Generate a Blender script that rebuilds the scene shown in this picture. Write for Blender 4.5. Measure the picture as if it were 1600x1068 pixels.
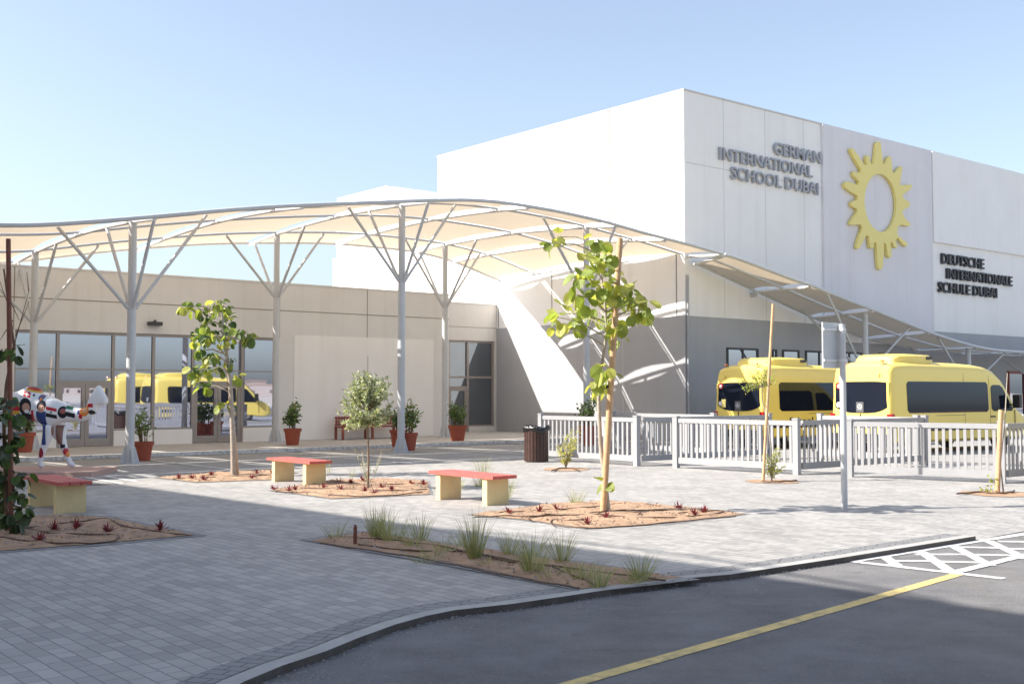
import bpy, bmesh, math, random
import numpy as np
from mathutils import Vector, Matrix
R = math.radians
for o in list(bpy.data.objects): bpy.data.objects.remove(o)
SC = bpy.context.scene
COL = SC.collection
random.seed(7)

# ------------------------------------------------------------------ camera, sky, sun, exposure
F_PX, PITCH, CAM_H = 1773.0, math.atan(78/1773.0), 1.65
cam_d = bpy.data.cameras.new("camera"); cam = bpy.data.objects.new("camera", cam_d); COL.objects.link(cam)
cam.location = (0, 0, CAM_H); cam.rotation_euler = (math.pi/2 + PITCH, 0, 0)
cam_d.sensor_width = 36; cam_d.lens = 36*F_PX/1600; cam_d.clip_end = 3000; cam_d.clip_start = .05
SC.camera = cam
SUN_EL = R(38.0)
TRAV = Vector((.988, .156, 0)).normalized()          # the way shadows run on the ground
SUN_TO = Vector((-TRAV.x*math.cos(SUN_EL), -TRAV.y*math.cos(SUN_EL), math.sin(SUN_EL)))
W_ = bpy.data.worlds.new("World"); SC.world = W_; W_.use_nodes = True
nt = W_.node_tree; bg = nt.nodes['Background']
sky = nt.nodes.new('ShaderNodeTexSky'); sky.sky_type = 'NISHITA'; sky.sun_disc = False
sky.sun_elevation = SUN_EL; sky.sun_rotation = math.atan2(SUN_TO.x, SUN_TO.y)
sky.altitude = 0; sky.air_density = 1.0; sky.dust_density = 2.0; sky.ozone_density = 2.0
hs = nt.nodes.new('ShaderNodeHueSaturation'); hs.inputs['Saturation'].default_value = .78
nt.links.new(sky.outputs[0], hs.inputs['Color']); nt.links.new(hs.outputs[0], bg.inputs[0]); bg.inputs[1].default_value = 0.12
sd = bpy.data.lights.new("sun", 'SUN'); sd.energy = 4.6; sd.angle = R(.47); sd.color = (1, .945, .86)
so = bpy.data.objects.new("sun", sd); COL.objects.link(so); so.location = (-30, -5, 40)
so.rotation_euler = SUN_TO.to_track_quat('Z', 'Y').to_euler()
SC.view_settings.view_transform = 'Standard'; SC.view_settings.look = 'None'
SC.view_settings.exposure = 1.08; SC.view_settings.gamma = 1; SC.view_settings.use_curve_mapping = False

# ------------------------------------------------------------------ frames and helpers
CP = Vector((0, 0, CAM_H))
def ray(px, py):
    c, s = math.cos(PITCH), math.sin(PITCH); a = (px-800)/F_PX; b = (534-py)/F_PX
    return Vector((a, c - b*s, s + b*c))
def G(px, py, z=0.0):
    d = ray(px, py); t = (z-CAM_H)/d.z; return CP + d*t
def AT(px, py, depth):
    d = ray(px, py); return CP + d*(depth/d.y)
HC = Vector((5.92, 38.75, 0)); TH = math.atan2(.636, .772)
U = Vector((math.cos(TH), math.sin(TH), 0)); V = Vector((math.sin(TH), -math.cos(TH), 0))
def P(u, v, z=0.0): return HC + U*u + V*v + Vector((0, 0, z))
def uv(p): q = Vector(p)-HC; return q.dot(U), q.dot(V)
def WALL(px, py, v):
    d = ray(px, py); s = (v - (CP-HC).dot(V))/d.dot(V); p = CP + d*s
    return (p-HC).dot(U), p.z
def LEFT(px, py, u):
    d = ray(px, py); s = (u - (CP-HC).dot(U))/d.dot(U); p = CP + d*s
    return (p-HC).dot(V), p.z

def wmat(o):
    m = o.matrix_basis.copy()
    while o.parent: o = o.parent; m = o.matrix_basis @ m
    return m
class MB:
    def __init__(s): s.v = []; s.f = []; s.m = []
    def add(s, vs, fs, mi=0):
        k = len(s.v); s.v += [Vector(p) for p in vs]; s.f += [[i+k for i in f] for f in fs]; s.m += [mi]*len(fs); return s
    def hexa(s, c, mi=0):        # 4 bottom corners then 4 top corners
        return s.add(c, [(3,2,1,0),(4,5,6,7),(0,1,5,4),(1,2,6,5),(2,3,7,6),(3,0,4,7)], mi)
    def box(s, a, b, mi=0):
        x0,y0,z0 = a; x1,y1,z1 = b
        return s.hexa([(x0,y0,z0),(x1,y0,z0),(x1,y1,z0),(x0,y1,z0),(x0,y0,z1),(x1,y0,z1),(x1,y1,z1),(x0,y1,z1)], mi)
    def buv(s, u0,u1,v0,v1,z0,z1, mi=0):
        return s.hexa([P(u0,v0,z0),P(u0,v1,z0),P(u1,v1,z0),P(u1,v0,z0),P(u0,v0,z1),P(u0,v1,z1),P(u1,v1,z1),P(u1,v0,z1)], mi)
    def bar(s, a, b, w, h, mi=0, up=(0,0,1)):
        a, b = Vector(a), Vector(b); d = (b-a).normalized(); x = d.cross(Vector(up))
        if x.length < 1e-4: x = Vector((1,0,0))
        x.normalize(); y = x.cross(d)
        c = [p + x*sx*w/2 + y*sy*h/2 for p in (a, b) for sx, sy in ((-1,-1),(1,-1),(1,1),(-1,1))]
        return s.hexa(c, mi)
    def tube(s, pts, r, n=8, mi=0, cap=True):
        pts = [Vector(p) for p in pts]; rs = r if isinstance(r, (list, tuple)) else [r]*len(pts)
        k = len(s.v); ref = None
        for i, p in enumerate(pts):
            d = (pts[min(i+1,len(pts)-1)] - pts[max(i-1,0)]).normalized()
            if ref is None:
                ref = d.cross(Vector((0,0,1)))
                if ref.length < .05: ref = d.cross(Vector((0,1,0)))
            x = (ref - d*ref.dot(d)).normalized(); ref = x; y = d.cross(x)
            for j in range(n):
                a = 2*math.pi*j/n; s.v.append(p + (x*math.cos(a) + y*math.sin(a))*rs[i])
        for i in range(len(pts)-1):
            for j in range(n):
                s.f.append([k+i*n+j, k+i*n+(j+1)%n, k+(i+1)*n+(j+1)%n, k+(i+1)*n+j]); s.m.append(mi)
        if cap:
            s.f.append([k+j for j in range(n)][::-1]); s.m.append(mi)
            s.f.append([k+(len(pts)-1)*n+j for j in range(n)]); s.m.append(mi)
        return s
    def lathe(s, prof, c=(0,0,0), n=24, mi=0):
        k = len(s.v); c = Vector(c)
        for r, z in prof:
            for j in range(n):
                a = 2*math.pi*j/n; s.v.append(c + Vector((r*math.cos(a), r*math.sin(a), z)))
        for i in range(len(prof)-1):
            for j in range(n):
                s.f.append([k+i*n+j, k+i*n+(j+1)%n, k+(i+1)*n+(j+1)%n, k+(i+1)*n+j]); s.m.append(mi)
        return s
    def prism(s, poly, z0, z1, mi=0):
        n = len(poly); k = len(s.v)
        for z in (z0, z1): s.v += [Vector((p[0], p[1], z)) for p in poly]
        s.f.append([k+i for i in range(n)][::-1]); s.f.append([k+n+i for i in range(n)]); s.m += [mi]*2
        for i in range(n):
            j = (i+1) % n; s.f.append([k+i, k+j, k+n+j, k+n+i]); s.m.append(mi)
        return s
    def sheet(s, poly, z, mi=0):
        return s.add([Vector((p[0], p[1], z)) for p in poly], [list(range(len(poly)))], mi)
    def strip(s, a, b, w, z, mi=0):       # painted line
        a = Vector((a[0],a[1],0)); b = Vector((b[0],b[1],0)); n = (b-a).normalized(); n = Vector((-n.y, n.x, 0))*w/2
        return s.sheet([a-n, b-n, b+n, a+n], z, mi)
    def blob(s, c, r, sx=1, sy=1, sz=1, n=10, m=7, mi=0):
        prof = []
        k = len(s.v); c = Vector(c)
        for i in range(m+1):
            t = math.pi*i/m
            for j in range(n):
                a = 2*math.pi*j/n
                s.v.append(c + Vector((math.sin(t)*math.cos(a)*r*sx, math.sin(t)*math.sin(a)*r*sy, math.cos(t)*r*sz)))
        for i in range(m):
            for j in range(n):
                s.f.append([k+i*n+j, k+(i+1)*n+j, k+(i+1)*n+(j+1)%n, k+i*n+(j+1)%n]); s.m.append(mi)
        return s
    def leaf(s, p, d, nrm, L, Wd, mi=0, round_=True, fold=.25):
        d = Vector(d).normalized(); n = Vector(nrm); sd_ = d.cross(n)
        if sd_.length < 1e-3: sd_ = d.orthogonal()
        sd_.normalize(); n = sd_.cross(d)
        prof = [(0,0),(.06,.28),(.28,.49),(.58,.5),(.84,.34),(.97,.12),(1,0)] if round_ else [(0,0),(.3,.5),(.7,.38),(1,0)]
        mid = [Vector(p) + d*L*t - n*fold*.0*L for t, w in prof]
        k = len(s.v); s.v += mid
        for sg in (-1, 1):
            idx = []
            for i, (t, w) in enumerate(prof[1:-1]):
                q = Vector(p) + d*L*t + sd_*sg*w*Wd + n*fold*w*Wd - Vector((0,0,1))*L*.12*t*t
                idx.append(len(s.v)); s.v.append(q)
            ring = [k] + idx + [k+len(prof)-1]
            f = ring + [k+i for i in range(len(prof)-2, 0, -1)]
            s.f.append(f if sg > 0 else f[::-1]); s.m.append(mi)
        return s
    def build(s, name, mats, parent=None, local=False, smooth=None, recalc=True, loc=None, rz=0):
        me = bpy.data.meshes.new(name); o = bpy.data.objects.new(name, me); COL.objects.link(o)
        if parent is not None: o.parent = parent
        if loc is not None: o.location = loc; o.rotation_euler = (0, 0, rz)
        inv = None if local else wmat(o).inverted()
        me.from_pydata([tuple(p if inv is None else inv @ p) for p in s.v], [], s.f)
        for m in (mats if isinstance(mats, (list, tuple)) else [mats]): me.materials.append(m)
        me.polygons.foreach_set('material_index', s.m)
        if recalc:
            bm = bmesh.new(); bm.from_mesh(me); bmesh.ops.recalc_face_normals(bm, faces=bm.faces); bm.to_mesh(me); bm.free()
        if smooth is not None:
            me.polygons.foreach_set('use_smooth', [True]*len(me.polygons)); me.set_sharp_from_angle(angle=R(smooth))
        me.update(); return o
def empty(name, loc, rz=0):
    o = bpy.data.objects.new(name, None); COL.objects.link(o); o.empty_display_size = .2
    o.location = loc; o.rotation_euler = (0, 0, rz); return o
def tag(o, label=None, cat=None, group=None, kind=None):
    if label: o['label'] = label
    if cat: o['category'] = cat
    if group: o['group'] = group
    if kind: o['kind'] = kind
    return o
def copy_tree(o, parent=None):
    c = o.copy(); COL.objects.link(c)
    if parent is not None: c.parent = parent
    for ch in list(o.children): copy_tree(ch, c)
    return c

# ------------------------------------------------------------------ materials
def mat(name, c, rough=.6, metal=0, var=.08, scale=6, bump=0, bscale=60, spec=.5, dirt=0, streak=0, wear=0, grit=0):
    m = bpy.data.materials.new(name); m.use_nodes = True; n = m.node_tree.nodes; l = m.node_tree.links
    b = n['Principled BSDF']; b.inputs['Roughness'].default_value = rough; b.inputs['Metallic'].default_value = metal
    b.inputs['Specular IOR Level'].default_value = spec
    tc = n.new('ShaderNodeTexCoord')
    nz = n.new('ShaderNodeTexNoise'); nz.inputs['Scale'].default_value = scale; nz.inputs['Detail'].default_value = 6
    nz.inputs['Roughness'].default_value = .65
    l.new(tc.outputs['Object'], nz.inputs['Vector'])
    mr = n.new('ShaderNodeMapRange'); mr.inputs['From Min'].default_value = .3; mr.inputs['From Max'].default_value = .7
    mr.inputs['To Min'].default_value = 1-var; mr.inputs['To Max'].default_value = 1+var
    l.new(nz.outputs['Fac'], mr.inputs['Value'])
    mx = n.new('ShaderNodeVectorMath'); mx.operation = 'SCALE'; mx.inputs[0].default_value = c[:3]
    l.new(mr.outputs[0], mx.inputs['Scale']); out = mx.outputs[0]
    if dirt:
        n2 = n.new('ShaderNodeTexNoise'); n2.inputs['Scale'].default_value = scale*.23; n2.inputs['Detail'].default_value = 8
        l.new(tc.outputs['Object'], n2.inputs['Vector'])
        r2 = n.new('ShaderNodeMapRange'); r2.inputs['From Min'].default_value = .5; r2.inputs['From Max'].default_value = .75
        r2.inputs['To Max'].default_value = dirt
        l.new(n2.outputs['Fac'], r2.inputs['Value'])
        mm = n.new('ShaderNodeMix'); mm.data_type = 'RGBA'; l.new(r2.outputs[0], mm.inputs[0]); l.new(out, mm.inputs[6])
        mm.inputs[7].default_value = (.30, .24, .17, 1); out = mm.outputs[2]
    def layer(out, sc, fm, fx, amt, col, mapping=None, detail=8, rgh=.6):
        src = tc.outputs['Object']
        if mapping:
            mp = n.new('ShaderNodeMapping'); mp.inputs['Scale'].default_value = mapping; l.new(src, mp.inputs[0]); src = mp.outputs[0]
        q = n.new('ShaderNodeTexNoise'); q.inputs['Scale'].default_value = sc; q.inputs['Detail'].default_value = detail; q.inputs['Roughness'].default_value = rgh
        l.new(src, q.inputs['Vector']); r = n.new('ShaderNodeMapRange'); r.inputs['From Min'].default_value = fm; r.inputs['From Max'].default_value = fx
        r.inputs['To Max'].default_value = amt; l.new(q.outputs['Fac'], r.inputs['Value'])
        k = n.new('ShaderNodeMix'); k.data_type = 'RGBA'; l.new(r.outputs[0], k.inputs[0]); l.new(out, k.inputs[6]); k.inputs[7].default_value = (*col, 1)
        return k.outputs[2]
    if streak:
        out = layer(out, 1.0, .5, .78, streak, (c[0]*.62, c[1]*.58, c[2]*.52), (2.2, 2.2, .10))
        out = layer(out, .25, .48, .7, streak*.6, (c[0]*.8, c[1]*.78, c[2]*.75))
    if wear: out = layer(out, 9, .48, .66, wear, (.17,.165,.16), None, 10, .75)
    if grit:
        out = layer(out, 55, .56, .70, grit, (.36,.34,.31)); out = layer(out, 70, .58, .72, grit, (.04,.04,.045))
        out = layer(out, .9, .55, .74, .45, (.085,.085,.09), (.25, 1.6, 1)); out = layer(out, 3.5, .66, .72, .25, (.06,.06,.065), None, 5)
    l.new(out, b.inputs['Base Color'])
    if bump:
        nb = n.new('ShaderNodeTexNoise'); nb.inputs['Scale'].default_value = bscale; nb.inputs['Detail'].default_value = 4
        l.new(tc.outputs['Object'], nb.inputs['Vector'])
        bp = n.new('ShaderNodeBump'); bp.inputs['Strength'].default_value = bump; bp.inputs['Distance'].default_value = .02
        l.new(nb.outputs['Fac'], bp.inputs['Height']); l.new(bp.outputs[0], b.inputs['Normal'])
    return m
def leafmat(name, c, tr=.35, rough=.45):
    m = bpy.data.materials.new(name); m.use_nodes = True; n = m.node_tree.nodes; l = m.node_tree.links
    b = n['Principled BSDF']; b.inputs['Roughness'].default_value = rough
    tc = n.new('ShaderNodeTexCoord'); nz = n.new('ShaderNodeTexNoise'); nz.inputs['Scale'].default_value = 5
    l.new(tc.outputs['Object'], nz.inputs['Vector'])
    mr = n.new('ShaderNodeMapRange'); mr.inputs['From Min'].default_value = .3; mr.inputs['From Max'].default_value = .7
    mr.inputs['To Min'].default_value = .65; mr.inputs['To Max'].default_value = 1.35; l.new(nz.outputs['Fac'], mr.inputs['Value'])
    mx = n.new('ShaderNodeVectorMath'); mx.operation = 'SCALE'; mx.inputs[0].default_value = c; l.new(mr.outputs[0], mx.inputs['Scale'])
    l.new(mx.outputs[0], b.inputs['Base Color'])
    t = n.new('ShaderNodeBsdfTranslucent'); m2 = n.new('ShaderNodeVectorMath'); m2.operation = 'MULTIPLY'
    m2.inputs[1].default_value = (1.5, 1.5, .6); l.new(mx.outputs[0], m2.inputs[0]); l.new(m2.outputs[0], t.inputs['Color'])
    ms = n.new('ShaderNodeMixShader'); ms.inputs[0].default_value = tr
    l.new(b.outputs[0], ms.inputs[1]); l.new(t.outputs[0], ms.inputs[2]); l.new(ms.outputs[0], n['Material Output'].inputs[0])
    return m
def glassmat(name, tint=(.62,.68,.74), base=(.02,.025,.03), refl=.55, rough=.02, wav=.0):
    m = bpy.data.materials.new(name); m.use_nodes = True; n = m.node_tree.nodes; l = m.node_tree.links
    b = n['Principled BSDF']; b.inputs['Base Color'].default_value = (*base, 1); b.inputs['Roughness'].default_value = .05; b.inputs['Specular IOR Level'].default_value = .5 if refl > .1 else .22
    g = n.new('ShaderNodeBsdfGlossy'); g.inputs['Color'].default_value = (*tint, 1); g.inputs['Roughness'].default_value = rough
    ms = n.new('ShaderNodeMixShader'); ms.inputs[0].default_value = refl
    l.new(b.outputs[0], ms.inputs[1]); l.new(g.outputs[0], ms.inputs[2]); l.new(ms.outputs[0], n['Material Output'].inputs[0])
    if wav:
        tc = n.new('ShaderNodeTexCoord'); nz = n.new('ShaderNodeTexNoise'); nz.inputs['Scale'].default_value = .9
        nz.inputs['Detail'].default_value = 1
        bp = n.new('ShaderNodeBump'); bp.inputs['Strength'].default_value = wav; bp.inputs['Distance'].default_value = .02
        l.new(tc.outputs['Object'], nz.inputs['Vector']); l.new(nz.outputs['Fac'], bp.inputs['Height']); l.new(bp.outputs[0], g.inputs['Normal'])
    return m
def fabricmat(name, c, tr=.5):
    m = bpy.data.materials.new(name); m.use_nodes = True; n = m.node_tree.nodes; l = m.node_tree.links
    b = n['Principled BSDF']; b.inputs['Base Color'].default_value = (*c, 1); b.inputs['Roughness'].default_value = .7
    t = n.new('ShaderNodeBsdfTranslucent'); t.inputs['Color'].default_value = (c[0], c[1]*.97, c[2]*.92, 1)
    ms = n.new('ShaderNodeMixShader'); ms.inputs[0].default_value = tr
    l.new(b.outputs[0], ms.inputs[1]); l.new(t.outputs[0], ms.inputs[2]); l.new(ms.outputs[0], n['Material Output'].inputs[0])
    return m
def pavermat(name, c1, c2, mortar, bw, bh, rot, mort=.008, var=.12):
    m = bpy.data.materials.new(name); m.use_nodes = True; n = m.node_tree.nodes; l = m.node_tree.links
    b = n['Principled BSDF']; b.inputs['Roughness'].default_value = .62; b.inputs['Specular IOR Level'].default_value = .35
    tc = n.new('ShaderNodeTexCoord'); mp = n.new('ShaderNodeMapping'); mp.inputs['Rotation'].default_value = (0,0,rot)
    l.new(tc.outputs['Object'], mp.inputs[0])
    nd = n.new('ShaderNodeTexNoise'); nd.inputs['Scale'].default_value = 7; l.new(mp.outputs[0], nd.inputs['Vector'])
    ad = n.new('ShaderNodeMix'); ad.data_type = 'RGBA'; ad.blend_type = 'LINEAR_LIGHT'; ad.inputs[0].default_value = .008
    l.new(mp.outputs[0], ad.inputs[6]); l.new(nd.outputs['Color'], ad.inputs[7])
    br = n.new('ShaderNodeTexBrick'); br.inputs['Scale'].default_value = 1; br.offset = .43; br.squash = .62; br.squash_frequency = 3; br.offset_frequency = 2
    br.inputs['Color1'].default_value = (*c1,1); br.inputs['Color2'].default_value = (*c2,1); br.inputs['Mortar'].default_value = (*mortar,1)
    br.inputs['Mortar Size'].default_value = mort; br.inputs['Mortar Smooth'].default_value = .3
    br.inputs['Brick Width'].default_value = bw; br.inputs['Row Height'].default_value = bh; br.inputs['Bias'].default_value = -.1
    l.new(ad.outputs[2], br.inputs['Vector'])
    nz = n.new('ShaderNodeTexNoise'); nz.inputs['Scale'].default_value = .55; nz.inputs['Detail'].default_value = 9; nz.inputs['Roughness'].default_value = .7
    l.new(tc.outputs['Object'], nz.inputs['Vector'])
    mr = n.new('ShaderNodeMapRange'); mr.inputs['From Min'].default_value = .3; mr.inputs['From Max'].default_value = .7
    mr.inputs['To Min'].default_value = 1-var; mr.inputs['To Max'].default_value = 1+var; l.new(nz.outputs['Fac'], mr.inputs['Value'])
    mx = n.new('ShaderNodeVectorMath'); mx.operation = 'SCALE'; l.new(br.outputs['Color'], mx.inputs[0]); l.new(mr.outputs[0], mx.inputs['Scale'])
    l.new(mx.outputs[0], b.inputs['Base Color'])
    nf = n.new('ShaderNodeTexNoise'); nf.inputs['Scale'].default_value = 90; l.new(tc.outputs['Object'], nf.inputs['Vector'])
    hh = n.new('ShaderNodeMath'); hh.operation = 'MULTIPLY_ADD'; hh.inputs[1].default_value = .25
    l.new(nf.outputs['Fac'], hh.inputs[0])
    iv = n.new('ShaderNodeMath'); iv.operation = 'SUBTRACT'; iv.inputs[0].default_value = 1; l.new(br.outputs['Fac'], iv.inputs[1]); l.new(iv.outputs[0], hh.inputs[2])
    bp = n.new('ShaderNodeBump'); bp.inputs['Strength'].default_value = .5; bp.inputs['Distance'].default_value = .008
    l.new(hh.outputs[0], bp.inputs['Height']); l.new(bp.outputs[0], b.inputs['Normal'])
    return m
M = dict(
 sand=mat('desert_sand', (.55,.48,.39), .95, var=.12, scale=.6, bump=.3, bscale=20),
 drive=mat('dusty_asphalt', (.33,.322,.31), .85, var=.16, scale=1.4, bump=.4, bscale=140, spec=.3, dirt=.2),
 asphalt=mat('asphalt', (.19,.187,.19), .85, var=.22, scale=1.7, bump=.7, bscale=120, spec=.3, dirt=.25, grit=.5),
 paver=pavermat('grey_pavers', (.41,.393,.37), (.29,.281,.27), (.21,.204,.196), .235, .118, -(TH+math.pi/2), .006, .16),
 border=pavermat('dark_pavers', (.25,.25,.25), (.20,.20,.20), (.12,.12,.12), .2, .1, .3),
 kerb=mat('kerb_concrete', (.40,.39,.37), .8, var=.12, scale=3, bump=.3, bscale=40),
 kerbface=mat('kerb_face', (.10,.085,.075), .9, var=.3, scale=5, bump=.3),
 soil=mat('bed_soil', (.385,.25,.16), .95, var=.25, scale=5, bump=.8, bscale=35),
 walkway=mat('walkway_concrete', (.45,.43,.405), .8, var=.1, scale=1.5, bump=.2),
 white_paint=mat('white_road_paint', (.70,.69,.67), .7, var=.1, scale=12, wear=.75),
 yellow_paint=mat('yellow_road_paint', (.66,.50,.19), .7, var=.14, scale=12, wear=.65),
 hall=mat('white_render', (.90,.888,.87), .75, var=.025, scale=.7, bump=.08, bscale=30, streak=.2),
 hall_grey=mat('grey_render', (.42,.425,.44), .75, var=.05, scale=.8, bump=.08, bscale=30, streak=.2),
 hall_panel=mat('mauve_render', (.76,.74,.765), .75, var=.03, scale=.7, streak=.2),
 recess=mat('recess_render', (.68,.66,.635), .8, var=.03, scale=.8, streak=.3),
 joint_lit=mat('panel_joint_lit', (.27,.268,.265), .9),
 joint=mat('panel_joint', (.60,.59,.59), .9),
 cap=mat('parapet_cap', (.62,.61,.60), .6),
 beige=mat('beige_render', (.76,.745,.725), .8, var=.04, scale=.6, bump=.1, bscale=30, streak=.28),
 beige_light=mat('pale_beige_render', (.90,.88,.855), .8, var=.03, scale=.8, bump=.06, bscale=30, streak=.2),
 joint_b=mat('beige_joint', (.30,.26,.22), .9),
 glass=glassmat('reflective_glass', (.68,.74,.94), (.03,.035,.045), .56, .015, .06),
 glass_dark=glassmat('dark_glass', (.6,.66,.72), (.012,.015,.018), .42, .02, .04),
 frame=mat('aluminium_frame', (.34,.30,.28), .45, .4, var=.05),
 frame_dark=mat('dark_frame', (.05,.05,.055), .5),
 steel=mat('painted_steel', (.56,.57,.58), .4, 0, var=.05, scale=3),
 steel_white=mat('pale_steel', (.72,.72,.71), .4, 0, var=.05, scale=3),
 fabric=fabricmat('canopy_fabric', (.635,.545,.43), .44),
 fence=mat('fence_white', (.34,.34,.35), .5, var=.06, scale=4),
 bus=mat('bus_yellow', (.90,.70,.17), .28, 0, var=.02, scale=1, spec=.6),
 bus_glass=glassmat('bus_glass', (.30,.40,.70), (.010,.013,.022), .04, .01),
 rubber=mat('rubber', (.02,.02,.02), .8), chrome=mat('rim_metal', (.5,.5,.52), .35, .7),
 red_lamp=mat('red_lamp', (.45,.02,.02), .2), orange_lamp=mat('orange_lamp', (.75,.22,.04), .25), white_lamp=mat('white_lamp', (.75,.72,.70), .2),
 black=mat('black_plastic', (.018,.018,.02), .45), bag=mat('black_bag', (.012,.012,.014), .25, bump=.8, bscale=25),
 grey_badge=mat('grey_badge', (.12,.12,.13), .4), sticker=mat('white_sticker', (.8,.8,.8), .5),
 lettering=mat('lettering_black', (.03,.03,.035), .5), letter_grey=mat('letter_grey', (.36,.37,.40), .5),
 emblem=mat('emblem_yellow', (.86,.72,.24), .5, var=.02),
 red_wood=mat('red_planks', (.52,.12,.10), .6, var=.15, scale=9, bump=.2), plinth=mat('cream_block', (.72,.58,.30), .75, var=.06, scale=4, bump=.15),
 dark_wood=mat('brown_red_wood', (.27,.06,.04), .5, var=.2, scale=12), bin_wood=mat('bin_slats', (.055,.025,.019), .5, var=.25, scale=9),
 terracotta=mat('terracotta', (.36,.085,.045), .75, var=.1, scale=7, bump=.1),
 pink=mat('pink_plinth', (.50,.33,.28), .7, var=.06),
 stake=mat('pine_stake', (.56,.36,.20), .7, var=.2, scale=14), stake_dark=mat('red_stake', (.22,.08,.05), .7, var=.2, scale=14),
 bark=mat('pale_bark', (.40,.35,.29), .8, var=.25, scale=18, bump=.5), bark_brown=mat('brown_bark', (.20,.12,.08), .85, var=.25, scale=18, bump=.5),
 hose=mat('brown_hose', (.10,.055,.035), .6), tie=mat('black_tie', (.02,.02,.02), .6),
 lf1=leafmat('leaf_green', (.24,.30,.08), .45), lf2=leafmat('leaf_yellow_green', (.44,.45,.14), .5), lf3=leafmat('leaf_dark', (.085,.145,.045), .3),
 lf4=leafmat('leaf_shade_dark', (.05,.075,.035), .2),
 ol1=leafmat('olive_silver', (.34,.38,.26), .25), ol2=leafmat('olive_green', (.17,.22,.10), .25), ol3=leafmat('olive_pale', (.50,.52,.38), .25),
 gr1=leafmat('grass_blade', (.28,.31,.17), .35), gr2=leafmat('grass_pale', (.42,.40,.22), .35),
 purple=leafmat('purple_leaf', (.22,.035,.055), .25), pot_lf=leafmat('pot_leaf', (.08,.14,.04), .25), pot_lf2=leafmat('pot_leaf_pale', (.19,.26,.09), .3),
 house=mat('far_house', (.34,.29,.26), .85), roof=mat('far_roof', (.34,.24,.19), .85), shade_wall=mat('beige_block_wall', (.55,.50,.44), .85),
)

# ------------------------------------------------------------------ ground, road, plaza
ZR = -.045
tag(MB().sheet([(-900,-900),(900,-900),(900,900),(-900,900)], -.12).build('ground', M['sand']), kind='structure')
tag(MB().sheet([(-60,-30),(90,-30),(90,120),(-60,120)], ZR).build('road', M['asphalt']), kind='structure')
tag(MB().sheet([(p.x,p.y) for p in (P(-45,-3.2), P(70,-.0), P(70,30), P(-.5,30), P(-4.4,5), P(-12,5.3), P(-20,5), P(-45,6.5))], ZR+.004).build('driveway', M['drive']), kind='structure')
kerb_px = [(300,1110),(380,1066),(440,1041),(509,1018),(560,997),(618,976),(665,963),(709,954),(800,944),(900,929.5),(1000,914),(1058,905),(1140,898),(1200,889),(1300,874),(1400,858),(1524,838)]
kp = [G(x, y) for x, y in kerb_px]
kp = [kp[0] + (kp[0]-kp[1]).normalized()*6] + kp
far_e = [P(-4.5,14), P(-4.5,4.7), P(-12,5.0), P(-16.6,4.3), P(-20.2,4.5), P(-21.8,6.0), P(-24,5.7), P(-42,5.7)]
r1, r2 = G(1600, 824), G(1700, 806)
ramp_o = [kp[-1], r1, r2, Vector((20.3,19.3,0))]
ramp_i = [kp[-1] + Vector((-.25,.6,0)), r1 + Vector((-.25,.75,0)), r2 + Vector((-.25,.75,0)), Vector((20,20,0))]
plaza = [Vector((-42,-12,0)), Vector((kp[0].x-2,-12,0))] + kp + ramp_i[:3] + [Vector((20,20,0)), Vector((20,29,0))] + far_e
tag(MB().prism([(p.x,p.y) for p in plaza], -.10, 0).build('pavement', M['paver']), kind='structure')
mb = MB()
for i in range(3):
    a, b, c, d = ramp_o[i], ramp_o[i+1], ramp_i[i+1], ramp_i[i]
    mb.add([(a.x,a.y,ZR+.006),(b.x,b.y,ZR+.006),(c.x,c.y,.0),(d.x,d.y,.0)], [(0,1,2,3)])
tag(mb.build('pavement_ramp', M['paver']), kind='structure')
def offset(pts, w):
    out = []
    for i, p in enumerate(pts):
        d = (pts[min(i+1,len(pts)-1)] - pts[max(i-1,0)]); d.z = 0; d.normalize(); out.append(p + Vector((-d.y, d.x, 0))*w)
    return out
kin = offset(kp, .13); bi, bo = offset(kp, .15), offset(kp, .36)
mb = MB()
kout = offset(kp, -.004)
for i in range(len(kp)-1):
    a, b, c, d = kout[i], kout[i+1], kin[i+1], kin[i]
    z0, z1 = -.10, .008
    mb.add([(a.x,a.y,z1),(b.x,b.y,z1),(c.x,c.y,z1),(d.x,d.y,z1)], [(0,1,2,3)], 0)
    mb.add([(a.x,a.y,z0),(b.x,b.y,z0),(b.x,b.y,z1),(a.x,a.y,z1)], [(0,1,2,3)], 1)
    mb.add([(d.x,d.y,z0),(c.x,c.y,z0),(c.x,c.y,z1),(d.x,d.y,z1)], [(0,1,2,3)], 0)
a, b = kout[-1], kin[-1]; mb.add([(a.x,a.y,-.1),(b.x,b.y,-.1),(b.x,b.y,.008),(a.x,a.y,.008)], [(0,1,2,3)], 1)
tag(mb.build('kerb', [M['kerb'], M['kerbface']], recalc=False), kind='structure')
mb = MB()
for i in range(len(kp)-1):
    mb.add([(p.x,p.y,.004) for p in (bi[i],bi[i+1],bo[i+1],bo[i])], [(0,1,2,3)])
beds = {
 'near': [(484,845),(571,832),(800,866),(1069,903),(905,921),(702,879)],
 'tree': [(735,804),(850,789),(940,783),(1060,791),(1165,803),(1050,817),(917,826),(820,812)],
 'olive': [(425,766),(509,751),(600,748),(668,752),(672,772),(590,776),(520,779)],
 'back': [(244,746),(330,739),(420,735.5),(462,738),(430,749),(309,753.5)],
 'left': [(-90,820),(-20,811),(100,807),(163,808),(305,836),(150,850),(0,861),(-90,868)],
}
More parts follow.
